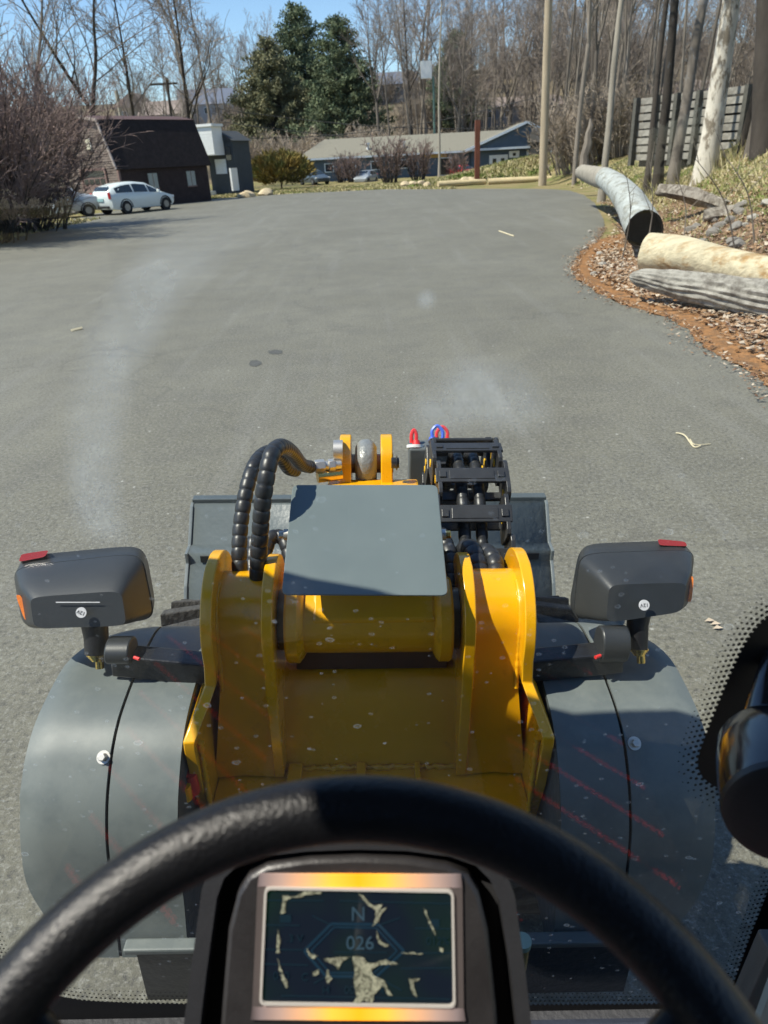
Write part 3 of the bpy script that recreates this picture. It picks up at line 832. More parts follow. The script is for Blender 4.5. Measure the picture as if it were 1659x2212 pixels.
for a_, c_ in (((gx0 - .5, EZ - .1), ((gx0 + gx1) / 2 + .8, RZ + .6)), (((gx0 + gx1) / 2 + .8, RZ + .6), (gx1 + .5, EZ - .1))):
    q = MB(); q.bar((a_[0], .4, a_[1]), (c_[0], .4, c_[1]), 6.2, .16, (0, 0, 1)); q.build('gable_roof', beige, bb)
    q = MB(); q.bar((a_[0], -2.72, a_[1]), (c_[0], -2.72, c_[1]), .06, .3, (0, 0, 1)); q.build('rake_trim', trimw, bb)
bb_('gable_trim', trimw, gx0 - .4, gx1 + .3, -2.6, -2.41, EZ - .16, EZ + .12)
bb_('wall', blue, gx0 + .5, gx1 - .2, -1.8, -.01, -.2, EZ - .18)
dx = WY(1057, 360, YB - 2).x - o.x
df = bb_('door_frame', white, dx, dx + 2.1, -1.95, -1.81, 0, 2.35)
for k in range(2):
    d_ = bb_('door', white, dx + .12 + k * .94, dx + 1.02 + k * .94, -1.99, -1.96, .02, 2.2)
    bb_('pane', darkw, dx + .36 + k * .94, dx + .78 + k * .94, -2.01, -1.992, .5, 1.9, d_)
wx = WY(1100, 335, YB - 2).x - o.x
w_ = bb_('window', white, wx, wx + 1.15, -1.95, -1.81, 1.9, 2.75); bb_('pane', darkw, wx + .4, wx + .75, -1.97, -1.952, 2.1, 2.5, w_)
wx = WY(1138, 335, YB - 2).x - o.x
bb_('white_panel', white, wx, wx + 1.8, -1.95, -1.81, 1.85, 2.8)
w_ = bb_('window', white, wx - .1, wx + 1.95, -1.95, -1.81, .5, 1.7)
for k in range(2): bb_('pane', darkw, wx + .15 + k * .95, wx + .75 + k * .95, -1.97, -1.952, .7, 1.5, w_)
for u in (700, 748, 800, 860): 
    wx = WY(u, 350, YB).x - o.x; w_ = bb_('window', trimw, wx, wx + 1.1, -.08, -.01, 1.2, 2.4); bb_('pane', darkw, wx + .12, wx + .98, -.1, -.082, 1.32, 2.28, w_)
wx = WY(948, 350, YB).x - o.x; w_ = bb_('door_frame', trimw, wx, wx + 1.5, -.08, -.01, 0, 2.4); bb_('pane', darkw, wx + .15, wx + 1.35, -.1, -.082, .1, 2.25, w_)
sg = bb_('sign_board', mat('ochre_sign', (.42, .28, .08), .7), WY(915, 340, YB).x - o.x, WY(965, 340, YB).x - o.x, -.1, -.01, 2.4, 2.85)

# second low roof at the right, behind the trees, and a dark shed
def simple_house(u, y, z, wd, dp, eh, rh, wallm, roofm, label, yaw=0, nwin=3, wh=1.1, cat='house', flip=False):
    p_ = WY(u, 300, y)
    if y > 100: z = H(p_.x, y) + (z - 100)
    r = empty('house', (p_.x, y, z), math.radians(yaw))
    q = MB(); q.box((-wd/2, 0, -2), (wd/2, dp, eh)); q.build('wall', wallm, r)
    q = MB()
    if not flip: q.prism([(-wd/2 - .3, -.4, eh), (-wd/2 - .3, dp / 2, rh), (-wd/2 - .3, dp + .4, eh)], (wd + .6, 0, 0))
    else: q.prism([(-wd/2 - .4, -.3, eh), (0, -.3, rh), (wd/2 + .4, -.3, eh)], (0, dp + .6, 0))
    q.build('roof', roofm, r)
    for k in range(nwin):
        xx = -wd/2 + wd * (k + .5) / nwin
        q = MB(); q.box((xx - .55, -.08, eh - 1.9), (xx + .55, -.01, eh - 1.9 + wh + .2)); q = q.build('window', white, r)
        q2 = MB(); q2.box((xx - .45, -.1, eh - 1.8), (xx + .45, -.082, eh - 1.8 + wh)); q2.build('pane', darkw, q)
    tag(r, label, cat); return r
pinkr = mat('pinkish_roof', (.27, .215, .19), .9, var=.15); grays = mat('grey_siding', (.25, .26, .27), .8, var=.1); blur = mat('slate_roof', (.12, .14, .19), .8, var=.2)
whs = mat('white_siding', (.42, .42, .41), .8, var=.1); tans = mat('tan_siding', (.36, .3, .22), .8, var=.1); yels = mat('yellow_siding', (.55, .42, .10), .8, var=.1)
simple_house(455, 185, 100.5, 12, 9, 4.6, 8.0, whs, blur, 'white hillside house with a slate blue roof between barn and pines', 8, 5)
simple_house(352, 175, 99.5, 9, 8, 5.5, 8.4, whs, pinkr, 'white house with a brown roof seen above the barn ridge', -6, 3)
simple_house(300, 190, 99, 9, 8, 5.2, 8.6, tans, pinkr, 'tan gabled house farthest left on the skyline', 0, 2, flip=True)
simple_house(1110, 168, 99.5, 20, 8, 3.6, 5.6, grays, pinkr, 'long grey house with a pinkish roof among trunks on the hill', 3, 6)
simple_house(862, 205, 99.5, 10, 8, 4.5, 7.5, grays, blur, 'small grey house half hidden behind the dark pine', 0, 3)
simple_house(1452, 160, 100, 14, 8, 4.2, 6.6, whs, pinkr, 'white house behind the trunks above the crib wall', -4, 4)
simple_house(1590, 128, 102, 7, 6, 3.4, 5, yels, pinkr, 'small yellow house behind the leaning trunk at the right', 0, 2)
simple_house(1345, 88, -.3, 8.5, 8, 2.7, 4.9, slate, beige, 'low dark building with a beige roof behind the pale trunk', 0, 2, cat='building')
simple_house(1235, 84, -.3, 6.5, 6, 3.2, 4.6, mat('black_shed', (.02, .02, .02), .8), mat('black_shed_roof', (.05, .045, .04), .9), 'black shed under tangled branches right of the utility pole', 0, 2, cat='shed')

# ------------------------------------------------------------------ timber crib wall (boards and posts picked out)
woodg = mat('weathered_timber', (.30, .28, .245), .9, var=.3, vscale=4, bump=.5, bscale=18, aniso=(.3, 1, 1), spec=.2, objrand=.15)
pc0 = WY(1372, 330, 37); pc1 = WY(1662, 300, 31)
cw = empty('crib_wall', (pc0.x, 37, WY(1385, 345, 37).z)); tag(cw, 'weathered grey timber crib wall behind the trunks on the bank', 'wall')
dv = Vector((pc1.x - pc0.x, 31 - 37, 0)); wl = dv.length; dv.normalize(); nv = Vector((dv.y, -dv.x, 0))
q = MB(); q.obox(dv * wl / 2 + Vector((0, 0, 1.1)) - nv * .35, dv * wl / 2, nv * .05, Vector((0, 0, 1.4))); q.build('back_panel', mat('dark_gap', (.06, .055, .05), .95), cw)
nb = 8; ncell = 6; q = MB(); q.obox((0, 0, 0), dv * (wl / ncell / 2 - .02), nv * .09, Vector((0, 0, .125))); bme = q.mesh('board', woodg)
for k in range(nb):
    for j in range(ncell):
        o_ = link('board', bme, cw); o_.location = dv * (wl * (j + .5) / ncell) + Vector((0, 0, .1 + k * .325 + rnd.uniform(-.02, .02))) + nv * rnd.uniform(-.03, .03)
q = MB(); q.obox((0, 0, 0), dv * .09, nv * .13, Vector((0, 0, 1.38))); pme = q.mesh('post', mat('grey_post', (.10, .095, .08), .9, var=.3))
for j in range(ncell + 1):
    o_ = link('post', pme, cw); o_.location = dv * (wl * j / ncell) + Vector((0, 0, 1.15)) + nv * .2

# ------------------------------------------------------------------ poles, posts, wires
pw = mat('pole_wood', (.42, .34, .24), .9, var=.25, vscale=5, bump=.5, bscale=25, aniso=(1, 1, .1), spec=.2)
p0 = WY(1173, 362, 52); z0 = G(1173, 362).z
pb = WY(1173, 364, 52); pt = WY(1187, -60, 52)
up_ = MB(); up_.tube([pb - Vector((0, 0, 1.2)), pb, pt], [.27, .27, .22], 14)
tag(up_.build('utility_pole', pw, smooth=50), 'tall weathered wooden utility pole with one bright and one dark side', 'pole')
pb = WY(1031, 380, 63); pt = WY(1031, 266, 63)
q = MB(); q.obox((pb + pt) / 2 - Vector((0, 0, .2)), (.19, 0, 0), (0, .19, 0), (0, 0, (pt - pb).length / 2 + .4)); tag(q.build('rusty_post', mat('rust', (.17, .055, .03), .85, var=.3, vscale=2)), 'square rust red steel post standing on the grass hump', 'post')
pb = WY(1261, 362, 38); pt = WY(1275, 256, 38)
q = MB(); q.tube([pb - Vector((0, 0, .4)), pb, pb.lerp(pt, .25) + Vector((-.06, 0, 0)), pb.lerp(pt, .5) + Vector((.05, 0, 0)), pb.lerp(pt, .7), pb.lerp(pt, .85) + Vector((.07, 0, 0)), pt], [.34, .25, .20, .21, .15, .13, .03], 7)
q.tube([pb.lerp(pt, .55), pb.lerp(pt, .55) + Vector((.35, 0, .5))], [.07, .02], 6); tag(q.build('snag', bark_g, smooth=25), 'broken pale snag with a pointed top right of the utility pole', 'dead tree')
pb = WY(1248, 350, 58); pt = WY(1205, 290, 58)
q = MB(); q.tube([pb, pt], [.09, .06], 6); tag(q.build('fallen_branch', mat('red_branch', (.23, .10, .06), .9)), 'reddish dead branch leaning in front of the black shed', 'branch')
pb = WY(940, 360, 100); pt = WY(936, 165, 100)
lp = empty('street_lamp', (pb.x, 100, 0)); tag(lp, 'green pole carrying a pale box above the blue building', 'street lamp')
q = MB(); q.tube([(0, 0, 0), pt - Vector((pb.x, 100, 0))], [.16, .12], 8); q.build('pole', mat('green_pole', (.12, .2, .16), .6), lp)
q = MB(); tp = pt - Vector((pb.x, 100, 0)); q.box((tp.x - 1.5, -.3, tp.z - .2), (tp.x - .2, .3, tp.z + 1.6)); q.build('transformer_box', white, lp)
for uu, yy, lab in ((362, 96, 'wooden pole with a crossarm behind the barn'),):
    pb = WY(uu, 240, yy); pt = WY(uu - 2, 168, yy); r = empty('power_pole', (pb.x, yy, 0)); tag(r, lab, 'pole')
    q = MB(); q.tube([(0, 0, 0), (pt.x - pb.x, 0, pt.z)], .16, 8); q.build('pole', bark_d, r)
    q = MB(); q.box((-1.6, -.1, pt.z - .7), (1.6, .1, pt.z - .5)); q.build('crossarm', bark_d, r)
pb = WY(258, 242, 90); pt = WY(251, 196, 90); q = MB(); q.tube([Vector((pb.x, 90, 0)), pt], .2, 8); tag(q.build('pale_pole', bark_l), 'short pale pole sticking up behind the barn ridge', 'pole')
wirem = mat('wire', (.03, .03, .03), .6)
for (u0, v0, u1, v1, lab) in [(470, 235, 1320, 262, 'uppermost power line crossing in front of the pines'), (470, 262, 1320, 292, 'middle power line crossing below the pines'), (470, 300, 1180, 205, 'power line sloping up to the utility pole')]:
    a_ = WY(u0, v0, 98); b_ = WY(u1, v1, 98); pts = [a_.lerp(b_, t / 16) - Vector((0, 0, 1.4 * math.sin(math.pi * t / 16))) for t in range(17)]
    q = MB(); q.tube(pts, .035, 4); tag(q.build('power_line', wirem), lab, 'power line')

# ------------------------------------------------------------------ cars
def car(x, y, z, heading, s, paint, label, kind='hatch', cat='car'):
    r = empty('parked_car', (x, y, z), 0); r.rotation_euler = (0, 0, -math.radians(heading)); r.scale = (s, s, s)
    if kind == 'hatch':
        st = [(-2.2,.42,.80,.86,.60,.50),(-2.12,.28,.95,1.10,.80,.62),(-1.85,.24,1.0,1.32,.85,.60),(-1.2,.24,.98,1.46,.875,.58),(-.4,.24,.95,1.50,.875,.57),(.35,.24,.93,1.42,.875,.57),(1.0,.24,.90,1.15,.87,.60),(1.35,.24,.88,.95,.85,.66),(1.9,.26,.74,.78,.80,.62),(2.15,.36,.60,.62,.66,.5)]
    elif kind == 'suv':
        st = [(-2.3,.5,.95,1.0,.7,.6),(-2.2,.34,1.1,1.6,.9,.70),(-1.6,.32,1.1,1.75,.93,.70),(-.3,.32,1.08,1.78,.93,.70),(.5,.32,1.05,1.65,.93,.68),(1.05,.32,1.05,1.2,.93,.74),(2.0,.34,.98,1.02,.88,.72),(2.3,.42,.8,.84,.76,.6)]
    else:
        st = [(-2.25,.42,.82,.9,.70,.6),(-2.1,.28,.92,.98,.82,.66),(-1.5,.24,.95,1.02,.87,.66),(-.9,.24,.94,1.36,.88,.58),(-.1,.24,.92,1.44,.88,.57),(.5,.24,.9,1.34,.88,.58),(1.15,.24,.88,.96,.87,.68),(2.0,.26,.74,.78,.82,.64),(2.25,.36,.6,.62,.68,.5)]
    q = MB(); rings = []
    for (yy, zb, zs, zt, wd, wt) in st:
        half = [(wd * .93, zb), (wd, zb + .16), (wd * 1.0, zs - .12), (wd * .96, zs), (wt + .03, max(zs + .005, zt - .07)), (wt - .08, max(zs + .01, zt)), (0, max(zs + .012, zt + .02))]
        rings.append([(x_, yy, z_) for x_, z_ in half] + [(-x_, yy, z_) for x_, z_ in reversed(half[:-1])])
    n = len(rings[0])
    for rg in rings: q.v += rg
    for i in range(len(rings) - 1):
        for j in range(n):
            j2 = (j + 1) % n; q.f.append((i*n+j, i*n+j2, (i+1)*n+j2, (i+1)*n+j))
    q.f.append(tuple(range(n))); q.f.append(tuple((len(rings)-1)*n + j for j in reversed(range(n))))
    bd = q.build('body', paint, r, smooth=38)
    dark = mat('car_glass', (.02, .028, .03), .06, var=.05, spec=1.0)
    def at(i, hgt, side, out=.012):   # point on the side glass at station i (float), hgt 0..1
        i0 = int(min(i, len(st) - 1.001)); f_ = i - i0; A_ = st[i0]; B_ = st[i0 + 1]
        L_ = lambda k: A_[k] * (1 - f_) + B_[k] * f_
        x_ = (L_(4) * .96) * (1 - hgt) + (L_(5) + .03) * hgt; z_ = L_(2) * (1 - hgt) + (L_(3) - .07) * hgt
        return Vector((side * (x_ + out), L_(0), z_))
    segsw = {'hatch': [(2.1, 3.6), (3.7, 4.9), (5.0, 6.2)], 'suv': [(1.2, 2.0), (2.1, 2.95), (3.05, 4.4)], 'sedan': [(3.0, 3.9), (4.0, 5.5)]}[kind]
    for sd in (-1, 1):
        for (a_, b_) in segsw:
            vs = []; m_ = 5
            for t in range(m_): vs.append(at(a_ + (b_ - a_) * t / (m_ - 1), .1, sd))
            for t in range(m_): vs.append(at(a_ + (b_ - a_) * t / (m_ - 1), .93, sd))
            g_ = MB(); g_.add(vs, [(t, t + 1, t + 1 + m_, t + m_) for t in range(m_ - 1)]); wo_ = g_.build('side_window', dark, r)
    # rear glass / windscreen
    def cross(i, j, h0, h1, zoff=.014):
        A_, B_ = st[i], st[j]
        y0 = A_[0] * (1 - h0) + B_[0] * h0; y1 = A_[0] * (1 - h1) + B_[0] * h1
        z0_ = A_[3] * (1 - h0) + B_[3] * h0; z1_ = A_[3] * (1 - h1) + B_[3] * h1
        w0 = A_[5] * (1 - h0) + B_[5] * h0 - .1; w1 = A_[5] * (1 - h1) + B_[5] * h1 - .1
        sg_ = -1 if A_[0] < B_[0] and B_[3] > A_[3] else 1
        g_ = MB(); o1 = Vector((0, sg_ * .03, .03))
        g_.add([Vector((-w0, y0, z0_)) + o1, Vector((w0, y0, z0_)) + o1, Vector((w1, y1, z1_)) + o1, Vector((-w1, y1, z1_)) + o1], [(0, 1, 2, 3)]); return g_
    if kind == 'hatch': cross(1, 2, .15, .9).build('rear_window', dark, r); cross(5, 6, .1, .95).build('windscreen', dark, r)
    elif kind == 'suv': cross(0, 1, .45, .93).build('rear_window', dark, r); cross(4, 5, .1, .95).build('windscreen', dark, r)
    else: cross(2, 3, .1, .93).build('rear_window', dark, r); cross(5, 6, .08, .95).build('windscreen', dark, r)
    ty = mat('tyre_rubber', (.018, .018, .018), .85, var=.2); ri = mat('alloy', (.28, .28, .28), .35, metal=.8)
    wd = st[4][4]
    for yy in (-1.30, 1.34):
        for sd in (-1, 1):
            g_ = MB(); g_.cyl((sd * (wd - .20), yy, .32), (sd * (wd + .015), yy, .32), .33, 22); wh_ = g_.build('wheel', ty, r, bevel=.02)
            g_ = MB(); g_.cyl((sd * (wd - .02), yy, .32), (sd * (wd + .03), yy, .32), .175, 14); g_.build('rim', ri, wh_)
            g_ = MB(); g_.tube([(sd * (wd - .02), yy + .39 * math.cos(a_ * math.pi / 10), .32 + .39 * math.sin(a_ * math.pi / 10)) for a_ in range(11)], .035, 5); g_.build('wheel_arch', ty, r)
    tl = mat('tail_lamp', (.35, .02, .02), .25, var=.05); hl = mat('head_lamp', (.7, .72, .72), .15, var=.02); pl = mat('number_plate', (.30, .50, .52), .5)
    for sd in (-1, 1):
        g_ = MB(); g_.obox((sd * st[1][4] * .86, st[1][0] - .03, st[1][2] - .04), (.09, 0, 0), (0, .03, 0), (0, 0, .16)); g_.build('tail_lamp', tl, r, bevel=.02)
        g_ = MB(); g_.obox((sd * st[-2][4] * .85, st[-2][0] + .06, st[-2][2] - .08), (.12, 0, 0), (0, .1, 0), (0, 0, .06)); g_.build('head_lamp', hl, r, bevel=.02)
        g_ = MB(); g_.obox((sd * (wd + .09), .85, st[4][2] + .04), (.09, 0, 0), (0, .05, 0), (0, 0, .07)); g_.build('mirror', paint, r, bevel=.02)
    g_ = MB(); g_.obox((0, st[0][0] - .02, .72), (.26, 0, 0), (0, .015, 0), (0, 0, .07)); g_.build('number_plate', pl, r)
    g_ = MB(); g_.obox((0, st[0][0] + .08, .38), (st[0][4], 0, 0), (0, .12, 0), (0, 0, .06)); g_.build('bumper_trim', ty, r, bevel=.03)
    return tag(r, label, cat)
wp = mat('white_car_paint', (.70, .76, .74), .3, var=.04, coat=.6); sp = mat('silver_car_paint', (.42, .45, .47), .3, metal=.3, var=.04, coat=.6)
rp = mat('red_car_paint', (.42, .03, .03), .3, var=.04, coat=.6); gp_ = mat('dark_car_paint', (.06, .08, .10), .3, var=.04, coat=.6)
pcar = WY(293, 440, 45); car(pcar.x, 45, 0.0, 33, 1.08, wp, 'white hatchback parked in front of the brown barn')
pcar = WY(128, 440, 43); car(pcar.x, 43, 0, 62, 1.0, sp, 'silver pickup-sized car half hidden behind the twiggy bush', 'suv')
pcar = WY(18, 440, 40); car(pcar.x, 40, 0, 80, 1.0, wp, 'white car glimpsed through the bush at the left edge', 'sedan')
pcar = WY(790, 378, 84); car(pcar.x, 84, -.25, 200, .9, sp, 'silver white car in front of the middle of the blue building')
pcar = WY(678, 378, 82); car(pcar.x, 82, 0, 150, 1.0, gp_, 'dark car near the left end of the blue building', 'sedan')
pcar = WY(1008, 372, 85); car(pcar.x, 88, -.3, 160, .95, rp, 'red car showing left of the rusty post', 'sedan')
pcar = WY(1340, 345, 76); car(pcar.x, 76, .9, 185, 1.0, sp, 'pale blue car parked behind the far end of the log', 'suv')

# ------------------------------------------------------------------ logs, rocks, litter on the bank
def log(pts, rads, m, label, endm=None, n=20, name='log', rough=.04, hollow=False):
    rr = random.Random(len(label)); pts = smooth_path(pts, 6); k = len(pts)
    rads = list(np.interp(np.linspace(0, 1, k), np.linspace(0, 1, len(rads)), rads))
    q = MB(); q.tube(pts, rads, n, cap=False)
    for i in range(len(q.v)):
        c0 = pts[i // n]; v_ = Vector(q.v[i]) - c0; an = (i % n) / n * 6.283
        f_ = 1 + rough * math.sin(an * 3 + i // n * .35) + rough * .6 * math.sin(an * 7 + (i // n) * .15) + rr.uniform(-rough, rough) * .4
        q.v[i] = tuple(c0 + v_ * f_)
    r0_ = [q.v[j] for j in range(n)]; rN = [q.v[(k - 1) * n + j] for j in range(n)]
    r = empty(name, pts[k // 2].copy()); base = r.location
    q.v = [tuple(Vector(v_) - base) for v_ in q.v]
    if not hollow: q.f.append(tuple(j for j in reversed(range(n))))
    q.f.append(tuple((k - 1) * n + j for j in range(n)))
    q.build('bark', m, r, smooth=70)
    d = (pts[1] - pts[0]).normalized()
    e = MB()
    if hollow:
        ring2 = [tuple(Vector(c_) - base + (pts[0] - Vector(c_)) * .06 + d * .002) for c_ in r0_]
        ring3 = [tuple(Vector(c_) - base + (pts[0] - Vector(c_)) * .12 + d * .30) for c_ in r0_]
        e.v = [tuple(Vector(c_) - base) for c_ in r0_] + ring2 + ring3 + [tuple(pts[0] - base + d * .36)]
        for j in range(n):
            j2 = (j + 1) % n; e.f += [(j, j2, n + j2, n + j), (n + j, n + j2, 2*n + j2, 2*n + j), (2*n + j, 2*n + j2, 3*n)]
        e.build('cut_end', endm, r, smooth=60)
    else:
        e.v = [tuple((Vector(c_) - pts[0]) * .97 + pts[0] - base - d * .004) for c_ in r0_] ; e.f = [tuple(range(n))]; e.build('cut_end', endm or m, r)
    tag(r, label, 'log'); return r
greyw = mat('log_grey_smooth', (.40, .42, .40), .85, var=.3, vscale=7, bump=1.0, bscale=14, col2=(.24, .235, .20), c2scale=2.5, c2lo=.46, c2hi=.62, aniso=(1.6, .6, 1.6), spec=.2)
palew = mat('log_pale_peeled', (.54, .47, .32), .8, var=.3, vscale=7, bump=.9, bscale=12, col2=(.34, .21, .09), c2scale=2.6, c2lo=.50, c2hi=.64, aniso=(.5, 1.5, 1.5), spec=.2)
ribw = mat('log_furrowed', (.33, .31, .27), .9, var=.25, vscale=5, bump=.5, bscale=16, col2=(.15, .135, .115), c2scale=4, spec=.2)
blk = mat('charred_end', (.022, .017, .014), .95, var=.5, vscale=18, bump=1.0, bscale=30, aniso=(1, 1, 6), spec=.1)
# big grey log with dark hollow end
e0 = WY(1393, 492, 15.2); r0 = .43
lz = lambda p_, r_: Vector((p_.x, p_.y, r_ * .93 + max(0, H(p_.x, p_.y)) ))
def lp_(u, v, y, r_): p_ = WY(u, v, y); return Vector((p_.x, y, p_.z))
log([lp_(1392, 496, 15.0, .4), lp_(1360, 436, 18.5, .4), lp_(1330, 402, 22.5, .4), lp_(1306, 384, 25.5, .3)], [.36, .345, .33, .30], greyw, 'thick grey barkless log with a hollow black end facing the camera', blk, 26, hollow=True, rough=.025)
log([lp_(1311, 387, 25.8, .3), lp_(1285, 380, 28.5, .3), lp_(1258, 372, 31, .3)], [.34, .33, .28], mat('log_brown_grey', (.30, .27, .22), .9, var=.3, vscale=5, bump=.8, bscale=18), 'rough brown grey log lying beyond the thick grey one', None, 18)
log([lp_(1398, 548, 12.1, .3), lp_(1470, 556, 11.7, .3), lp_(1560, 574, 11.2, .3), lp_(1700, 606, 10.4, .3)], [.31, .315, .27, .25], palew, 'pale yellow peeled log with a rounded end beside the black hollow end', palew, 24, rough=.02)
# furrowed log: real bark ridges
def furrowed():
    pts = smooth_path([lp_(1362, 597, 10.9, .1), lp_(1440, 610, 10.5, .1), lp_(1560, 632, 9.9, .1), lp_(1720, 660, 9.2, .1)], 14); k = len(pts); n = 72
    rads = np.interp(np.linspace(0, 1, k), [0, .12, .5, 1], [.04, .12, .20, .25])
    q = MB(); q.tube(pts, list(rads), n)
    for i in range(k * n):
        a_ = (i % n); s_ = i // n; c0 = pts[s_]; v_ = Vector(q.v[i]) - c0
        f_ = 1 + .07 * math.sin(a_ * 2 * math.pi / n * 17 + 1.3 * math.sin(s_ * .3) + .8 * math.sin(s_ * .11 + a_ * .2)) + .03 * math.sin(a_ * .9 + s_ * .7)
        q.v[i] = tuple(c0 + v_ * f_)
    b0 = pts[k // 2].copy(); q.v = [tuple(Vector(v_) - b0) for v_ in q.v]
    o_ = q.build('log', ribw, None, smooth=60, loc=b0); tag(o_, 'furrowed grey bark log tapering to a point, nearest to the tarmac', 'log')
furrowed()
for (u0, v0, u1, v1, y0, y1, lab) in [(946, 407, 1048, 404, 58, 59, 'left one of the two yellowish curb logs at the far edge of the tarmac'), (1054, 406, 1190, 402, 58.5, 58, 'right one of the two yellowish curb logs at the far edge of the tarmac')]:
    a_ = WY(u0, v0, y0); b_ = WY(u1, v1, y1); a_.z = b_.z = .18
    log([a_, a_.lerp(b_, .5) + Vector((0, .1, 0)), b_], [.22, .24, .2], mat('curb_log', (.52, .42, .24), .85, var=.2, vscale=3, bump=.4), lab, None, 12)
# grey fallen logs at right behind
rootw = mat('root_wood', (.27, .24, .20), .95, var=.5, vscale=9, bump=1.0, bscale=10, col2=(.12, .10, .08), c2scale=5, spec=.1)
log([lp_(1425, 412, 21, .2), lp_(1500, 424, 19.5, .2), lp_(1575, 448, 18, .2)], [.14, .17, .13], rootw, 'lumpy grey log half sunk in the grass above the thick log', None, 14, rough=.26)
log([lp_(1520, 468, 16.2, .2), lp_(1600, 462, 16, .2), lp_(1720, 470, 15.5, .2)], [.11, .15, .13], rootw, 'grey weathered log at the right edge among the rocks', None, 14, rough=.26)

rockm = [mat('rock_pale', (.36, .33, .28), .9, var=.25, vscale=5, bump=.8, bscale=9), mat('rock_grey', (.22, .20, .175), .9, var=.3, vscale=5, bump=.8, bscale=9), mat('rock_tan', (.55, .44, .28), .9, var=.2, vscale=4, bump=.5)]
def rock_mesh(seed):
    bm = bmesh.new(); bmesh.ops.create_icosphere(bm, subdivisions=2, radius=1); rr = random.Random(seed)
    pl_ = [(Vector((rr.gauss(0,1), rr.gauss(0,1), rr.gauss(0,1))).normalized(), rr.uniform(.55, .9)) for _ in range(9)]
    for v in bm.verts:
        for n_, d_ in pl_:
            e_ = v.co.dot(n_) - d_
            if e_ > 0: v.co -= n_ * e_ * .9
        v.co *= rr.uniform(.97, 1.03)
    me = bpy.data.meshes.new('rock'); bm.to_mesh(me); bm.free(); return me
rm = [rock_mesh(s) for s in range(6)]
rcache = {}
def rock(u, v, y, s, k, mi, label, group=None, z=None):
    p_ = WY(u, v, y); zz = H(p_.x, y) if z is None else z
    key = (k, mi)
    if key not in rcache: m_ = rm[k].copy(); m_.materials.append(rockm[mi]); m_.polygons.foreach_set('use_smooth', [True] * len(m_.polygons)); m_.set_sharp_from_angle(angle=.5); rcache[key] = m_
    o_ = link('rock', rcache[key]); o_.location = (p_.x, y, max(zz, -.02) + s * .25); o_.scale = (s, s * rnd.uniform(.7, 1), s * rnd.uniform(.5, .75)); o_.rotation_euler = (rnd.uniform(-.3, .3), rnd.uniform(-.3, .3), rnd.uniform(0, 6))
    tag(o_, label, 'rock', group)
for k in range(44):
    u = rnd.uniform(1405, 1690); v = 470 + (u - 1405) * .10 + rnd.uniform(-38, 45); y = rnd.uniform(12.8, 17.5)
    rock(u, v, y, rnd.uniform(.07, .19), rnd.randrange(6), rnd.choice([0, 1, 1]), 'pale grey rock in the leaves behind the peeled log', 'rocks heaped behind the peeled log')
for k, u in enumerate([1312, 1325, 1305, 1340, 1352, 1330]):
    rock(u, 0, [21, 18.5, 17.2, 16.2, 14.6, 13.6][k], rnd.uniform(.07, .12), k, 0, 'fist sized pale stone along the edge of the tarmac beside the thick log', 'stones at the tarmac edge')
for k, (u, lab) in enumerate([(862, 'leftmost pale boulder at the far edge of the tarmac'), (884, 'second pale boulder from the left at the far edge of the tarmac'), (903, 'pale boulder just left of the curb logs'), (915, 'smallest boulder touching the left curb log'), (474, 'pale boulder in front of the porch house'), (488, 'orange tinted boulder in front of the porch house'), (528, 'tan boulder left of the juniper'), (1002, 'boulder at the foot of the rusty post'), (1018, 'flat stone beside the rusty post')]):
    rock(u, 0, [62, 62.5, 62, 61, 58, 58, 60, 62.6, 62.8][k], [.45, .5, .5, .35, .55, .6, .7, .5, .5][k], k % 6, 2, lab)
# stone retaining kerb at left under the bush
q = MB(); pts = [G(u, v) for u, v in [(30, 488), (80, 478), (130, 468), (175, 458)]]
kr = random.Random(5)
kb = empty('stone_kerb', pts[0]); tag(kb, 'low row of rough stones along the shaded left edge under the bush', 'kerb')
pp = resample([p_ + Vector((0, 1.6, 0)) for p_ in pts], .55)
for i, p_ in enumerate(pp):
    m_ = rcache.get((i % 6, 1))
    if m_ is None: m_ = rm[i % 6].copy(); m_.materials.append(rockm[1]); rcache[(i % 6, 1)] = m_
    o_ = link('stone', m_, kb); o_.location = p_ - pts[0] + Vector((0, 0, .12)); o_.scale = (.32, .25, .2); o_.rotation_euler = (0, 0, kr.uniform(0, 6))

# leaf litter
lm = [mat('leaf_tan', (.30, .19, .11), .85, var=.35, vscale=3, spec=.15), mat('leaf_pale', (.47, .39, .30), .85, var=.25, vscale=3, spec=.15), mat('leaf_brown', (.16, .085, .05), .85, var=.35, vscale=3, spec=.15)]
lr = random.Random(77)
def scatter_leaves(n, fn, s0, s1, name, label, mats_):
    V = []; F = []; MI = []
    for i in range(n):
        x, y = fn()
        z = max(H(x, y), 0) + lr.uniform(.012, .05)
        s = lr.uniform(s0, s1); a = lr.uniform(0, 6.28)
        e1 = Vector((math.cos(a), math.sin(a), lr.uniform(-.4, .4))) * s; e2 = Vector((-math.sin(a), math.cos(a), lr.uniform(-.5, .5))) * s * lr.uniform(.4, .75)
        c0 = Vector((x, y, z)); o_ = len(V)
        V += [tuple(c0 - e1), tuple(c0 - e1 * .2 + e2), tuple(c0 + e1 + Vector((0, 0, s * .3))), tuple(c0 - e1 * .1 - e2)]
        F.append((o_, o_ + 1, o_ + 2, o_ + 3)); MI.append(lr.choice(mats_))
    me = bpy.data.meshes.new(name); me.from_pydata(V, [], F)
    for m_ in lm: me.materials.append(m_)
    me.polygons.foreach_set('material_index', MI); me.update()
    return stuff(link(name, me), label, 'leaves')
hts = None
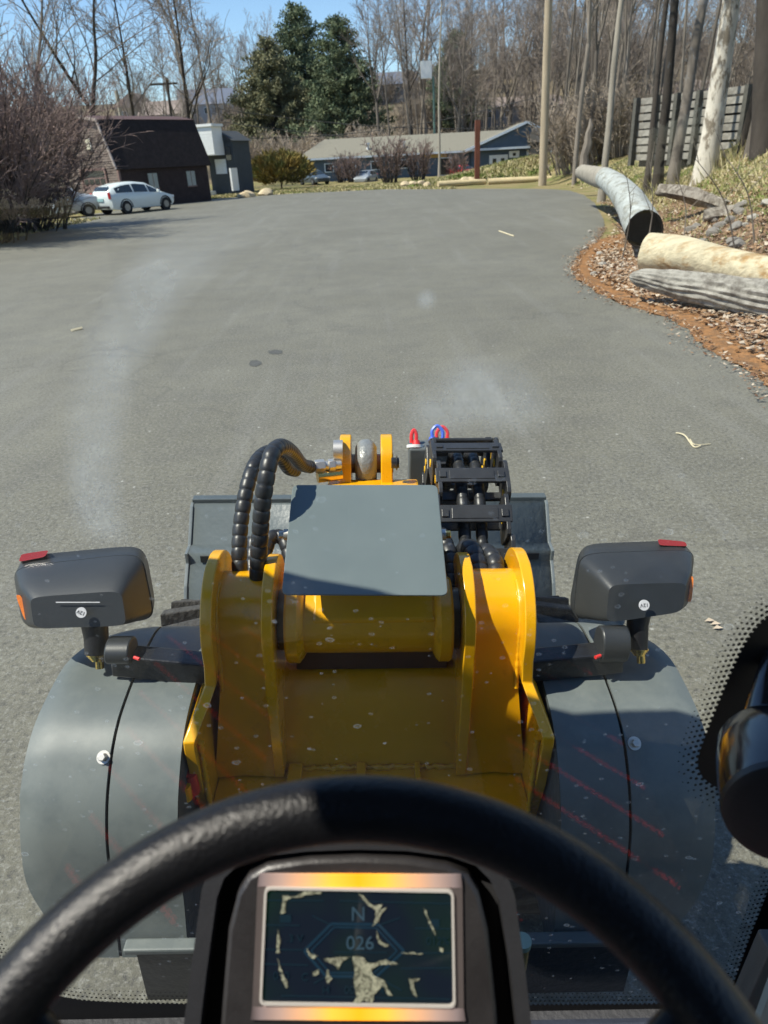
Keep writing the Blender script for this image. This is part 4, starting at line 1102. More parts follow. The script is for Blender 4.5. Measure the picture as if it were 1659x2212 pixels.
def near_edge():
    while True:
        y = lr.uniform(3.5, 34) if lr.random() < .5 else lr.uniform(5, 17)
        d = abs(lr.gauss(0, 1)) * (1.3 + y * .03) + .45 * lr.random()
        return float(np.interp(y, re_y, re_x)) + d + .15, y
scatter_leaves(22000, near_edge, .018, .062, 'leaf_litter', 'dry brown and bleached leaves along the right edge of the tarmac', [0, 0, 0, 1, 1, 2])
def bank_leaves():
    y = lr.uniform(9, 48); return float(np.interp(y, re_y, re_x)) + lr.uniform(1, 14), y
scatter_leaves(3500, bank_leaves, .03, .08, 'leaf_litter', 'sparse dry leaves on the grassy bank', [0, 1, 1, 2])

def spill():
    y = lr.uniform(4, 22); return float(np.interp(y, re_y, re_x)) - abs(lr.gauss(0, .16)) + .06, y
scatter_leaves(2600, spill, .008, .03, 'leaf_crumbs', 'crumbs of leaf and bark spilling onto the tarmac edge', [0, 0, 2, 2, 1])
# grass
gcol = [mat('grass_dry', (.50, .43, .24), .9, var=.3, vscale=2, spec=.1), mat('grass_green', (.15, .20, .05), .9, var=.3, vscale=2, spec=.1), mat('grass_olive', (.25, .24, .09), .9, var=.3, vscale=2, spec=.1)]
def grass(n, fn, h0, h1, name, label, weights, wid=.012):
    V = []; F = []; MI = []
    for i in range(n):
        x, y = fn(); z = H(x, y) - .02; hh = lr.uniform(h0, h1)
        a = lr.uniform(0, 6.28); wv = Vector((math.cos(a), math.sin(a), 0)) * wid * (1 + y / 25)
        ln = Vector((lr.gauss(0, .45), lr.gauss(0, .45), 1)) * hh; c0 = Vector((x, y, z)); o_ = len(V)
        V += [tuple(c0 - wv), tuple(c0 + wv), tuple(c0 + ln)]; F.append((o_, o_ + 1, o_ + 2))
        gpick = vnoise(x, y, .5, 9)
        MI.append(1 if gpick + lr.gauss(0, .25) > weights else (2 if lr.random() < .35 else 0))
    me = bpy.data.meshes.new(name); me.from_pydata(V, [], F)
    for m_ in gcol: me.materials.append(m_)
    me.polygons.foreach_set('material_index', MI); me.update()
    return stuff(link(name, me), label, 'grass')
def bank_pts():
    y = lr.uniform(7, 50); return float(np.interp(y, re_y, re_x)) + 1.6 + abs(lr.uniform(0, 1)) ** .8 * 16, y
grass(110000, bank_pts, .05, .15, 'grass', 'dry and green grass on the sloping bank at the right', .35)
def hump_pts(): return lr.uniform(3, 24), lr.uniform(61, 71)
grass(16000, hump_pts, .1, .3, 'grass', 'rough grass on the hump beyond the curb logs', .3, .02)
def verge_pts():
    x = lr.uniform(-26, 6); return x, float(np.interp(x, le_x, le_y)) + lr.uniform(.2, 13)
grass(26000, verge_pts, .05, .16, 'grass', 'dry tan grass verge beyond the far edge of the tarmac', .62, .02)
# tall dead weeds near trunks
def weed_pts():
    c_ = lr.choice([(12.2, 27), (13.6, 26), (10.6, 28.5), (14.6, 23.5)]); return c_[0] + lr.gauss(0, .6), c_[1] + lr.gauss(0, .8)
grass(1000, weed_pts, .2, .75, 'tall_dead_grass', 'tall dead straw around the trunks on the bank', 9, .01)
# twigs / saplings leaning over the bank
for k, (u, v, y, u2, v2) in enumerate([(1395, 470, 13, 1404, 350), (1600, 480, 12.5, 1500, 340), (1480, 480, 14, 1462, 380), (1640, 470, 12.5, 1560, 330), (1352, 470, 15, 1352, 372)]):
    a_ = WY(u, v, y); a_.z = H(a_.x, y); b_ = WY(u2, v2, y)
    q = MB(); md = a_.lerp(b_, .5) + Vector((.12, 0, .1)); pth = smooth_path([a_, md, b_], 5); q.tube(pth, list(np.linspace(.016, .005, len(pth))), 5)
    for j in range(4):
        s0 = pth[3 + j * 2]; q.tube([s0, s0 + Vector((rnd.uniform(-.4, .4), 0, rnd.uniform(.2, .5)))], [.007, .003], 4)
    tag(q.build('sapling', bark_g), ['thin sapling crossing the hollow log', 'long twig arching over the rocks', 'short twig by the lumpy grey log', 'twig arching at the right edge of the bank', 'thin twig in front of the thick log'][k], 'sapling')
# litter on the tarmac
dead = mat('dry_straw', (.62, .54, .36), .8)
def tstick(pix, r_, label):
    pts = [G(u, v) + Vector((0, 0, .012 + .01 * (i % 2))) for i, (u, v) in enumerate(pix)]
    q = MB(); q.tube(smooth_path(pts, 5), r_, 5); tag(q.build('twig', dead), label, 'twig')
tstick([(1460, 938), (1478, 946), (1498, 968), (1512, 968)], .006, 'pale bent twig on the tarmac above the right headlight'); tstick([(1490, 952), (1500, 966), (1534, 962)], .004, 'thin pale stalk beside the bent twig')
tstick([(1078, 500), (1110, 512)], .02, 'small stick on the far tarmac left of the logs'); tstick([(155, 716), (178, 712)], .025, 'brown leaf-like stick on the tarmac at the left')
for k, (u, v) in enumerate([(1532, 1345), (1545, 1352), (1550, 1361)]):
    g_ = G(u, v); q = MB(); e_ = .025; q.add([g_ + Vector((-e_, 0, .01)), g_ + Vector((0, e_ * .6, .02)), g_ + Vector((e_, 0, .012)), g_ + Vector((0, -e_ * .6, .02))], [(0, 1, 2, 3)])
    tag(q.build('leaf', lm[1]), ['leftmost bleached leaf on the tarmac beside the windscreen dots', 'middle bleached leaf on the tarmac beside the windscreen dots', 'rightmost bleached leaf on the tarmac beside the windscreen dots'][k], 'leaf')
# ================================================================== THE LOADER (built in its own frame, camera is the driver's eye)
LD = empty('compact_loader'); LD.matrix_world = RM.copy()
tag(LD, 'yellow and grey compact loader seen from its driver seat, with bucket, hoses and steering wheel', 'loader')
yel = mat('yellow_paint', (.77, .375, .003), .25, col2=(.50, .245, .010), c2scale=16, c2lo=.60, c2hi=.74, var=.06, vscale=5, coat=.25, bump=.10, bscale=9, rvar=.1, spec=.6, dist=.004)
yel_s = mat('yellow_paint_cast', (.75, .36, .004), .34, col2=(.48, .23, .010), c2scale=22, c2lo=.58, c2hi=.72, var=.08, vscale=9, coat=.3, bump=.35, bscale=55, spec=.5, dist=.003)
gry = mat('grey_panel_paint', (.112, .130, .130), .46, var=.10, vscale=3, bump=.08, bscale=14, col2=(.145, .163, .158), c2scale=5, spec=.45, rvar=.12, dist=.004)
gry_d = mat('grey_bucket_paint', (.075, .090, .094), .45, var=.10, vscale=6, bump=.15, bscale=40, spec=.5)
blkp = mat('black_plastic', (.011, .011, .013), .42, var=.15, vscale=20, bump=.25, bscale=260, spec=.5, dist=.001)
blks = mat('black_steel', (.016, .017, .020), .32, var=.2, vscale=8, spec=.5, bump=.1, bscale=80)
lampp = mat('lamp_housing', (.026, .029, .032), .40, var=.12, vscale=14, bump=.15, bscale=300, spec=.5, dist=.001)
hosem = mat('hose_sleeve', (.022, .023, .025), .40, var=.35, vscale=45, bump=.2, bscale=120, spec=.5, dist=.001)
tyr = mat('tyre', (.05, .048, .045), .9, var=.35, vscale=20, bump=.5, bscale=60)
zinc = mat('zinc', (.62, .59, .54), .42, metal=.85, var=.1, vscale=30)
brass = mat('yellow_zinc', (.75, .52, .16), .25, metal=1, var=.15, vscale=40)
redpl = mat('red_plastic', (.65, .03, .03), .4, var=.1); blupl = mat('blue_plastic', (.05, .12, .60), .4, var=.1)
redl = mat('red_lens', (.36, .022, .012), .15, var=.1, coat=1); oral = mat('orange_lens', (.85, .22, .02), .12, var=.25, vscale=60, coat=1, bump=.6, bscale=160, dist=.002)
gap = mat('dark_void', (.008, .008, .009), .9, var=.1)
barrelm = mat('grey_barrel', (.20, .21, .21), .32, var=.2, vscale=25, bump=.25, bscale=70, spec=.6)

# ---- fenders
FP = [(.845,.735),(.858,.79),(.870,.84),(.879,.90),(.889,.955),(.903,1.0),(.93,1.05),(.965,1.09),(1.0,1.12),(1.05,1.143),(1.12,1.155),(1.2,1.16),(1.28,1.157),(1.33,1.148),(1.365,1.13),(1.38,1.10),(1.385,1.03)]
FS = smooth_path([Vector((0, a, b)) for a, b in FP], 3)
def fwid(y, z):
    wv_ = .640
    if y > 1.16: wv_ -= .16 * ((y - 1.16) / .23) ** 2.6
    if z < .92: wv_ -= .085 * ((.92 - z) / .185) ** 2.0
    return wv_
for sd in (-1, 1):
    def sheet(xa, xb, nm, lip=False):
        q = MB(); nxs = 10; rows_ = []
        for p_ in FS:
            wv_ = fwid(p_.y, p_.z); row = []
            for j in range(nxs + 1):
                t = j / nxs; x1 = xb if xb is not None else wv_
                xx = xa + (x1 - xa) * t
                sag = 0.0
                if lip:   # outer edge rolls over
                    dd = max(0, (xx - (wv_ - .05)) / .05); sag = .009 * dd ** 2
                row.append((sd * xx, p_.y + (0.0 if p_.z > 1.05 else sag * .8), p_.z - (sag if p_.z > .95 else sag * .2)))
            rows_.append(row)
        for row in rows_: q.v += row
        m_ = nxs + 1
        for i in range(len(rows_) - 1):
            for j in range(nxs): q.f.append((i*m_+j, i*m_+j+1, (i+1)*m_+j+1, (i+1)*m_+j))
        o_ = q.build(nm, gry, LD, smooth=60)
        so = o_.modifiers.new('solid', 'SOLIDIFY'); so.thickness = .005; so.offset = -1; es = o_.modifiers.new('split', 'EDGE_SPLIT'); es.split_angle = math.radians(35)
        return o_
    fi = sheet(.350, .4755, 'fender_panel'); fo = sheet(.4815, None, 'fender_panel', True)
    # dark strip under the seam
    q = MB()
    for p_ in FS: q.v += [(sd * .47, p_.y + .010, p_.z - .012), (sd * .487, p_.y + .010, p_.z - .012)]
    for i in range(len(FS) - 1): q.f.append((2*i, 2*i+1, 2*i+3, 2*i+2))
    q.build('seam_strip', gap, LD)
    # bolt and washer
    bx, by, bz = (-.492, .985, 1.108) if sd < 0 else (.497, .995, 1.116)
    nrm = Vector((0, -.68, .73))
    q = MB(); c0 = Vector((bx, by, bz)); q.cyl(c0 - nrm * .002, c0 + nrm * .004, .0125, 18); q.build('washer', zinc, LD, smooth=40)
    q = MB(); q.cyl(c0 + nrm * .004, c0 + nrm * .015, .0085, 6, .0075); q.build('bolt', zinc, LD, bevel=.001)
    # inner cheek closing the fender against the tower
    q = MB(); q.v = [(sd * .349, p_.y, p_.z) for p_ in FS] + [(sd * .349, p_.y + .02, .70) for p_ in FS]
    k = len(FS); q.f = [(i, i + 1, k + i + 1, k + i) for i in range(k - 1)]; q.build('fender_cheek', gry_d, LD)
    # tyre
    ty = MB(); R_, cyy, czz = .44, 1.70, .42
    prof_ = [(.34, .30), (.345, .40), (.37, .43), (.42, .44), (.55, .44), (.60, .43), (.625, .40), (.63, .30), (.6, .2)]
    n_ = 48
    for j in range(n_):
        a = 2 * math.pi * j / n_
        for x_, r_ in prof_: ty.v.append((sd * x_, cyy + r_ * math.sin(a), czz + r_ * math.cos(a)))
    m_ = len(prof_)
    for j in range(n_):
        for i in range(m_ - 1): ty.f.append((j*m_+i, j*m_+i+1, ((j+1)%n_)*m_+i+1, ((j+1)%n_)*m_+i))
    to = ty.build('tyre', tyr, LD, smooth=40)
    lg = MB()
    for j in range(26):
        for s2 in (0, 1):
            a = 2 * math.pi * (j + .5 * s2) / 26; xa = .35 if s2 else .49; xb = .49 if s2 else .625
            c_ = Vector((sd * (xa + xb) / 2, cyy + .452 * math.sin(a), czz + .452 * math.cos(a))); rad_ = Vector((0, math.sin(a), math.cos(a))); tan_ = Vector((0, math.cos(a), -math.sin(a)))
            lg.obox(c_, Vector((sd * (xb - xa) / 2, 0, 0)) + tan_ * (.03 if s2 else -.03), tan_ * .022, rad_ * .02)
    lg.build('tread_lug', tyr, to, bevel=.004)
# cross member behind the fenders
q = MB(); q.box((-.462, .826, .770), (.53, .851, .785)); q.build('cross_plate', gry, LD, bevel=.004)
q = MB(); q.box((-.44, .832, .62), (.50, .848, .7695)); q.build('cross_face', blks, LD)
q = MB(); q.box((-.22, .30, .35), (.22, .80, .72)); q.box((-.3, .88, .3), (.3, 2.0, .62)); q.build('chassis', blks, LD, bevel=.01)
q = MB(); hf = P(1128, 2040, 1.25); q.cyl(hf - Vector((0, 0, .06)), hf, .014, 14); q.build('hydraulic_fitting', brass, LD, smooth=40)
q = MB(); q.cyl(hf, hf + Vector((0, 0, .012)), .0155, 14); q.build('green_cap', mat('green_cap', (.30, .42, .34), .4), LD, smooth=40)

# ---- tower
CY, CZ = 1.213, 1.268
def flange(x0, r_, flare, th, tail):
    rw = []
    for k in range(1, 13):
        a = math.radians(4 + 86 * (k - 1) / 11)
        rw.append((CZ + r_ * math.cos(a), CY - r_ * math.sin(a), CY + r_ * math.sin(a), x0))
    for (z, yr, fl) in tail: rw.append((z, yr, CY + r_ + max(0, (CZ - z)) * .25, x0 + flare * fl))
    return rw
for sd in (-1, 1):
    tail = [(1.235, 1.084, 0), (1.19, 1.084, .1), (1.172, 1.062, .35), (1.15, 1.02, .75), (1.134, .992, 1), (1.115, .990, 1), (1.0, 1.003, 1), (.90, 1.03, 1), (.80, 1.05, 1)]
    rw = flange(sd * .304, .131, sd * .030, .022, tail); q = MB(); q.rows(rw, .022); q.build('tower_plate', yel, LD, smooth=30, bevel=.0035)
    tail2 = [(1.235, 1.094, 0), (1.15, 1.092, 0), (1.05, 1.093, 0), (.93, 1.098, 0)]
    rw = flange(sd * .192, .122, 0, .022, tail2); q = MB(); q.rows(rw, .022); q.build('tower_plate', yel, LD, smooth=30, bevel=.0035)
    # saddle web between the two plates
    rw = []
    r_ = .088
    for k in range(1, 13):
        a = math.radians(4 + 86 * (k - 1) / 11); rw.append((CZ + r_ * math.cos(a), CY - r_ * math.sin(a), CY + r_ * math.sin(a), sd * .248))
    rw += [(1.22, 1.122, 1.30, sd * .248), (1.15, 1.112, 1.30, sd * .25), (1.05, 1.103, 1.3, sd * .255), (.93, 1.10, 1.3, sd * .262)]
    q = MB()
    for i, (z, yr, yf, x) in enumerate(rw):
        wd_ = .094 if z > 1.16 else .094 + (1.16 - z) * .16
        q.v += [(x - wd_/2, yr, z), (x, yr + .006, z), (x + wd_/2, yr, z), (x + wd_/2, yf, z), (x - wd_/2, yf, z)]
    for i in range(len(rw) - 1):
        for j in range(5): q.f.append((5*i+j, 5*i+(j+1)%5, 5*(i+1)+(j+1)%5, 5*(i+1)+j))
    q.f.append((0, 1, 2, 3, 4)); q.build('saddle_web', yel, LD, smooth=50)
    # weld beads
    wr = random.Random(4 + sd)
    for xw in (.293, .203):
        pts = [Vector((sd * xw, yr - .002, z)) for z, yr, yf, x in rw[1:14]]
        pp = resample(smooth_path(pts, 6), .006)
        q = MB(); q.tube(pp, [.0045 * wr.uniform(.75, 1.2) for _ in pp], 6); q.build('weld_bead', yel_s, LD, smooth=60)
    # pivot end boss
    q = MB(); q.cyl((sd * .180, CY - .01, CZ - .008), (sd * .166, CY - .01, CZ - .008), .062, 28); q.build('pivot_washer', mat('oiled_steel', (.10, .08, .05), .3, metal=.6), LD, smooth=40)
    # flared lower side wing seen edge-on and welded corner bead
    q = MB(); pts = [Vector((sd * .318, 1.008, z)) for z in (1.12, 1.05, .98, .92)]; pp = resample(pts, .006)
    q.tube(pp, [.006 * wr.uniform(.6, 1.3) for _ in pp], 6); q.build('weld_bead', yel_s, LD, smooth=60)
# boom pivot tube
q = MB(); q.cyl((-.135, CY - .012, CZ - .008), (.135, CY - .012, CZ - .008), .066, 40); q.build('pivot_tube', yel_s, LD, smooth=40)
for sd in (-1, 1):
    q = MB(); xx = [.128, .133, .140, .160, .1645]; rr_ = [.068, .078, .0865, .0865, .083]
    q.tube([(sd * x_, CY - .012, CZ - .008) for x_ in xx], rr_, 40); q.build('pivot_collar', yel, LD, smooth=30)
# arched cross plate between the inner plates
q = MB(); rw = [(1.128, 1.232), (1.123, 1.205), (1.108, 1.183), (1.085, 1.168), (1.05, 1.155), (1.0, 1.145), (.95, 1.135), (.925, 1.13)]
for z, y in rw: q.v += [(-.181, y, z), (.181, y, z), (.181, y + .02, z - .01), (-.181, y + .02, z - .01)]
for i in range(len(rw) - 1):
    for j in range(4): q.f.append((4*i+j, 4*i+(j+1)%4, 4*(i+1)+(j+1)%4, 4*(i+1)+j))
q.f += [(0, 1, 2, 3), (28, 29, 30, 31)]; q.build('cross_arch', yel, LD, smooth=60)
q = MB(); q.box((-.322, .985, .905), (.322, 1.15, .925)); q.build('tower_shelf', yel, LD, bevel=.003)
q = MB(); q.box((-.315, 1.035, .70), (.315, 1.055, .904)); q.build('tower_apron', yel, LD)
q = MB(); wr = random.Random(9); pp = resample([Vector((-.31, 1.125, .928)), Vector((.31, 1.125, .928))], .007)
q.tube([p_ + Vector((0, wr.uniform(-.003, .003), wr.uniform(-.001, .003))) for p_ in pp], [.006 * wr.uniform(.6, 1.4) for _ in pp], 6); q.build('weld_bead', yel_s, LD, smooth=60)
q = MB()
for x_, wd_ in ((-.16, .03), (-.02, .02), (.10, .012)): q.box((x_ - wd_ / 2, 1.06, .925), (x_ + wd_ / 2, 1.128, .942))
q.build('lug', yel, LD, bevel=.003)
q = MB(); q.box((-.34, 1.25, .62), (.34, 1.42, .92)); q.build('tower_base', yel, LD)
# brown shade box below the pivot, pale thing in the gap
q = MB(); q.box((-.155, 1.20, 1.132), (.165, 1.30, 1.185)); q.build('boom_heel', mat('brown_primer', (.10, .05, .03), .6, var=.2), LD, bevel=.004)
q = MB(); q.tube([(-.17, 1.40, 1.06), (-.05, 1.41, 1.075), (.05, 1.40, 1.06), (.15, 1.41, 1.07)], .018, 12); q.build('white_conduit', mat('white_conduit', (.7, .7, .68), .5), LD, smooth=50)
# grease fitting block
q = MB(); q.cyl((-.355, .985, 1.00), (-.355, .985, 1.035), .014, 14); q.build('yellow_connector', yel, LD, smooth=40)
q = MB(); q.cyl((-.342, 1.0, 1.00), (-.342, 1.0, 1.05), .012, 12); q.build('red_connector', redpl, LD, smooth=40)

# ---- cover plate over the boom
c4 = [P(632, 1047, 1.44), P(945, 1047, 1.44), P(968, 1286, 1.272), P(608, 1284, 1.272)]
nrm = (c4[1] - c4[0]).cross(c4[3] - c4[0]).normalized()
if nrm.z < 0: nrm = -nrm
def rquad(c, r_, n=6):
    out = []
    for i in range(4):
        p0, p1, p2 = c[i - 1], c[i], c[(i + 1) % 4]
        a = p1 + (p0 - p1).normalized() * r_; b_ = p1 + (p2 - p1).normalized() * r_
        for k in range(n + 1):
            t = k / n; out.append(a * (1-t)**2 + p1 * 2*t*(1-t) + b_ * t*t)
    return out
q = MB(); q.prism(rquad(c4, .014), nrm * -.004); q.build('cover_plate', mat('cover_paint', (.122, .150, .152), .36, var=.05, vscale=5, bump=.05, bscale=60, spec=.5, coat=.2, rvar=.08, dist=.002), LD, bevel=.0015)
for sd in (-1, 1):                      # folded side flange and bolts
    a = c4[0] if sd < 0 else c4[1]; b_ = c4[3] if sd < 0 else c4[2]; inw = Vector((-sd * .010, 0, 0))
    q = MB(); b_ = b_.lerp(a, .12); q.prism([a + inw - nrm * .005, b_ + inw - nrm * .005, b_.lerp(a, .1) + inw - nrm * .04, a + inw - nrm * .05], Vector((-sd * .004, 0, 0))); q.build('cover_flange', gry_d, LD)
    bc = P(613 if sd < 0 else 963, 1143, 1.385) + Vector((-sd * .004, 0, -.012))
    q = MB(); q.cyl(bc - Vector((sd * .01, 0, 0)), bc + Vector((sd * .004, 0, 0)), .011, 16); q.build('washer', zinc, LD, smooth=40)
    q = MB(); q.cyl(bc, bc + Vector((sd * .014, 0, 0)), .008, 6); q.build('bolt', brass if sd > 0 else zinc, LD, bevel=.001)

# ---- boom
q = MB(); q.prism([(-.11, 1.14, 1.30), (-.11, 1.30, 1.40), (-.11, 1.75, 1.33), (-.11, 2.45, .60), (-.11, 2.35, .48), (-.11, 1.65, 1.12), (-.11, 1.18, 1.19)], (.24, 0, 0)); q.build('boom_arm', yel, LD, bevel=.006)
yb = 1.86
for (xa, xb) in ((735, 759), (822, 847)):
    a = P(xa, 942, 1.92); b_ = P(xb, 942, 1.92); a2 = P(xa, 1044, 1.86)
    q = MB(); x0_, x1_ = a.x, b_.x
    prf = []
    for k in range(13):
        an = math.radians(-35 + 215 * k / 12); prf.append((1.80 + .075 * math.cos(an), 1.36 + .075 * math.sin(an)))
    prf += [(1.66, 1.20), (1.90, 1.16)]
    q.prism([(x0_, y, z) for y, z in prf], (x1_ - x0_, 0, 0)); q.build('clevis_plate', yel, LD, bevel=.003, smooth=40)
xa, xb = P(767, 990, 1.9).x, P(814, 990, 1.9).x
q = MB(); n_ = 9; q.tube([(xa + (xb - xa) * t / (n_ - 1), 1.80, 1.355) for t in range(n_)], [.045, .057, .064, .066, .067, .066, .064, .057, .045], 32); q.build('cylinder_eye', barrelm, LD, smooth=50)
q = MB(); q.cyl((xa - .045, 1.80, 1.355), (xb + .045, 1.80, 1.355), .026, 20); q.build('pivot_pin', mat('brown_steel', (.16, .08, .05), .4, var=.3), LD, smooth=40)
q = MB(); pc_ = P(852, 1000, 1.85); q.cyl(pc_ - Vector((.008, 0, 0)), pc_ + Vector((.012, 0, 0)), .014, 14); q.tube([pc_ + Vector((.006, 0, 0)) + Vector((0, math.cos(a) * .018, math.sin(a) * .018)) for a in np.linspace(0, 6, 14)], .002, 5); q.build('lynch_pin', blks, LD, smooth=40)
# fittings
fa = P(668, 1009, 1.84); fb = P(737, 1003, 1.86)
ft = MB(); dlt = fb - fa
for (t0, t1, r_, nn) in ((0, .18, .0135, 14), (.18, .48, .018, 6), (.48, .60, .012, 14), (.60, .80, .017, 6), (.80, 1.0, .013, 14)): ft.cyl(fa + dlt * t0, fa + dlt * t1, r_, nn)
ft.build('hose_fitting', zinc, LD, bevel=.001, smooth=35)
ft = MB(); ft.cyl(fa + Vector((.02, .0, -.028)), fb + Vector((0, 0, -.028)), .016, 14); ft.build('hose_fitting', brass, LD, smooth=35)
fc = P(731, 975, 1.87); q = MB(); q.cyl(fc - Vector((.012, 0, 0)), fc + Vector((.012, 0, 0)), .03, 24); q.build('end_cap', zinc, LD, smooth=40)

# ---- corrugated hoses
def hose(pts, r_, pitch=.0245, name='hose', m_=None, phase=0):
    sp_ = smooth_path(pts, 14); st_ = resample(sp_, pitch / 7)
    rad = []
    for i in range(len(st_)):
        ph = (i % 7) / 7
        rad.append(r_ * (.885 if i % 7 == 0 else (.965 + .045 * math.sin(math.pi * ph))))
    q = MB(); q.tube(st_, rad, 22); return q.build(name, m_ or hosem, LD, smooth=42)
hose([P(672, 1009, 1.84), P(652, 1003, 1.76), P(630, 977, 1.57), P(606, 965, 1.43), P(586, 985, 1.37), P(574, 1040, 1.355), P(566, 1100, 1.365), P(561, 1165, 1.385), P(557, 1235, 1.41), P(556, 1290, 1.44)], .0168)
hose([P(640, 1018, 1.93), P(622, 1012, 1.86), P(604, 985, 1.74), P(582, 976, 1.62), P(558, 992, 1.54), P(540, 1030, 1.50), P(527, 1085, 1.48), P(519, 1145, 1.47), P(517, 1200, 1.46), P(520, 1260, 1.46), P(522, 1300, 1.46)], .0162)
hose([P(545, 1270, 1.62), P(543, 1210, 1.66), P(546, 1160, 1.68)], .013)
hose([P(572, 1250, 1.56), P(572, 1200, 1.60), P(584, 1165, 1.62), P(602, 1158, 1.63), P(618, 1175, 1.62), P(628, 1215, 1.60), P(640, 1260, 1.56)], .0165)
# hoses at the foot of the chain
hose([P(972, 1290, 1.50), P(976, 1235, 1.53), P(968, 1190, 1.56), P(950, 1150, 1.60)], .018)
hose([P(1040, 1270, 1.46), P(1030, 1215, 1.50), P(1015, 1185, 1.54), P(1000, 1195, 1.58), P(990, 1240, 1.60)], .021)
hose([P(1075, 1270, 1.46), P(1068, 1215, 1.50), P(1050, 1192, 1.54), P(1034, 1200, 1.58), P(1024, 1240, 1.60)], .019)

# ---- energy chain
chm = mat('chain_plastic', (.028, .029, .031), .38, var=.3, vscale=25, bump=.15, bscale=200, spec=.5, dist=.001)
ydot = mat('yellow_dot', (.85, .50, .02), .5, var=.1)
cpath = smooth_path([Vector((0, y, z)) for y, z in [(1.36, 1.15), (1.39, 1.225), (1.43, 1.295), (1.485, 1.355), (1.56, 1.405), (1.65, 1.430), (1.735, 1.405), (1.81, 1.33), (1.90, 1.235), (2.02, 1.13), (2.16, 1.02), (2.30, .92)]], 10)
X0c, X1c = .163, .322
st_ = resample(cpath, .092)
lp_me = None
for i in range(len(st_) - 1):
    a, b_ = st_[i], st_[i + 1]; d = (b_ - a); L_ = d.length; t_ = d.normalized(); nn = Vector((1, 0, 0)).cross(t_).normalized()
    if nn.z < 0 and i < 3: nn = -nn
    if nn.y > 0 and nn.z < 0: nn = -nn
    mid = (a + b_) / 2
    for sx, x_ in ((-1, X0c), (1, X1c)):
        q = MB(); off = .004 if i % 2 else -.004
        pl_ = []
        for k in range(16):
            an = 2 * math.pi * k / 16; c_, s_ = math.cos(an), math.sin(an)
            ex = math.copysign(abs(c_) ** .38, c_) * (L_ * .60); ey = math.copysign(abs(s_) ** .38, s_) * .046
            pl_.append(mid + t_ * ex + nn * ey + Vector((x_ + off - .005, 0, 0)))
        q.prism(pl_, (.010, 0, 0)); lk = q.build('link_plate', chm, LD, bevel=.0015)
        for dd in ((-.25, .25) if i % 3 == 0 else (0,)):
            c_ = mid + t_ * (dd * L_) + Vector((x_ + off, 0, 0))
            q = MB(); q.cyl(c_ - Vector((.007, 0, 0)), c_ - Vector((.0052, 0, 0)), .0105, 12); q.build('rivet_dot', ydot, lk)
    for sgn in (1, -1):
        c_ = mid + nn * (sgn * .042) + Vector(((X0c + X1c) / 2, 0, 0)); hx = (X1c - X0c) / 2 + .006
        q = MB(); q.obox(c_, (hx, 0, 0), t_ * (.021 if sgn > 0 else .012), nn * .004); br = q.build('crossbar', chm, LD, bevel=.002)
        if sgn > 0:
            q = MB(); q.obox(c_ + nn * .0045, (hx * .62, 0, 0), t_ * .013, nn * .0012)
            for s2 in (-1, 1): q.obox(c_ + Vector((s2 * hx * .80, 0, 0)) + nn * .005, (.008, 0, 0), t_ * .009, nn * .003)
            q.build('rib', chm, br, bevel=.001)
for xx, rr_ in ((.222, .015), (.262, .014)):
    hose([Vector((xx, p_.y, p_.z)) + Vector((0, .012 * 0, -.002)) for p_ in cpath[::6]], rr_, .026)
# couplings with tethered caps beyond the chain
cpm = mat('coupler_block', (.10, .11, .11), .5, var=.2)
q = MB(); c_ = P(905, 1010, 2.16); q.obox(c_, (.032, 0, 0), (0, .04, 0), (0, 0, .075)); q.build('coupler_block', cpm, LD, bevel=.005)
def cap(u, v, d, m_, u2, hgt=26):
    c_ = P(u, v, d); q = MB(); q.cyl(c_ - UP * .022, c_, .014, 16, .010); q.cyl(c_ - UP * .026, c_ - UP * .020, .021, 16)
    pts = [P(u, v, d), P(u, v - hgt * .6, d), P((u + u2) / 2, v - hgt, d), P(u2, v - hgt * .5, d), P(u2, v + 6, d)]
    q.tube(smooth_path(pts, 6), .0055, 7); return q.build('dust_cap', m_, LD, smooth=50)
cap(899, 951, 2.12, redpl, 889, 22)
q = MB(); c_ = P(897, 962, 2.12); q.cyl(c_ - UP * .008, c_ + UP * .001, .026, 18); q.build('white_collar', mat('white_plastic', (.7, .7, .68), .5), LD, smooth=40)
cap(934, 944, 2.20, blupl, 956, 24); cap(966, 946, 2.24, redpl, 944, 24)
q = MB(); q.obox(P(952, 975, 2.25), (.05, 0, 0), (0, .03, 0), (0, 0, .03)); q.build('coupler_block', cpm, LD, bevel=.004)

# ---- bucket
BX = (-.765, .757)
bp = [(2.80, .765), (2.775, .755), (2.665, .625), (2.600, .622), (2.600, .575), (2.575, .550), (2.53, .505), (2.49, .44), (2.465, .36), (2.46, .27), (2.48, .18), (2.53, .10), (2.62, .05), (3.3, .03)]
q = MB(); k = len(bp)
for y, z in bp: q.v += [(BX[0], y, z), (BX[1], y, z)]
for i in range(k - 1): q.f.append((2*i, 2*i+1, 2*i+3, 2*i+2))
o_ = q.build('bucket_shell', gry_d, LD, smooth=28); so = o_.modifiers.new('s', 'SOLIDIFY'); so.thickness = .012; so.offset = 0
q = MB(); q.box((BX[0] - .008, 2.785, .755), (BX[1] + .008, 2.83, .785)); q.build('bucket_top_edge', gry_d, LD, bevel=.004)
q = MB(); q.box((BX[0] + .05, 2.588, .585), (BX[1] - .05, 2.597, .615)); q.build('bucket_hook_bar', blks, LD)
for sd in (0, 1):
    q = MB(); q.prism([(BX[sd], y - .012, z + .006) for y, z in bp] + [(BX[sd], 2.9, .5)], ((-.014, 0, 0) if sd == 0 else (.014, 0, 0))); q.build('bucket_cheek', mat('bucket_side', (.13, .15, .155), .4, var=.15, vscale=12, spec=.6), LD, bevel=.003)

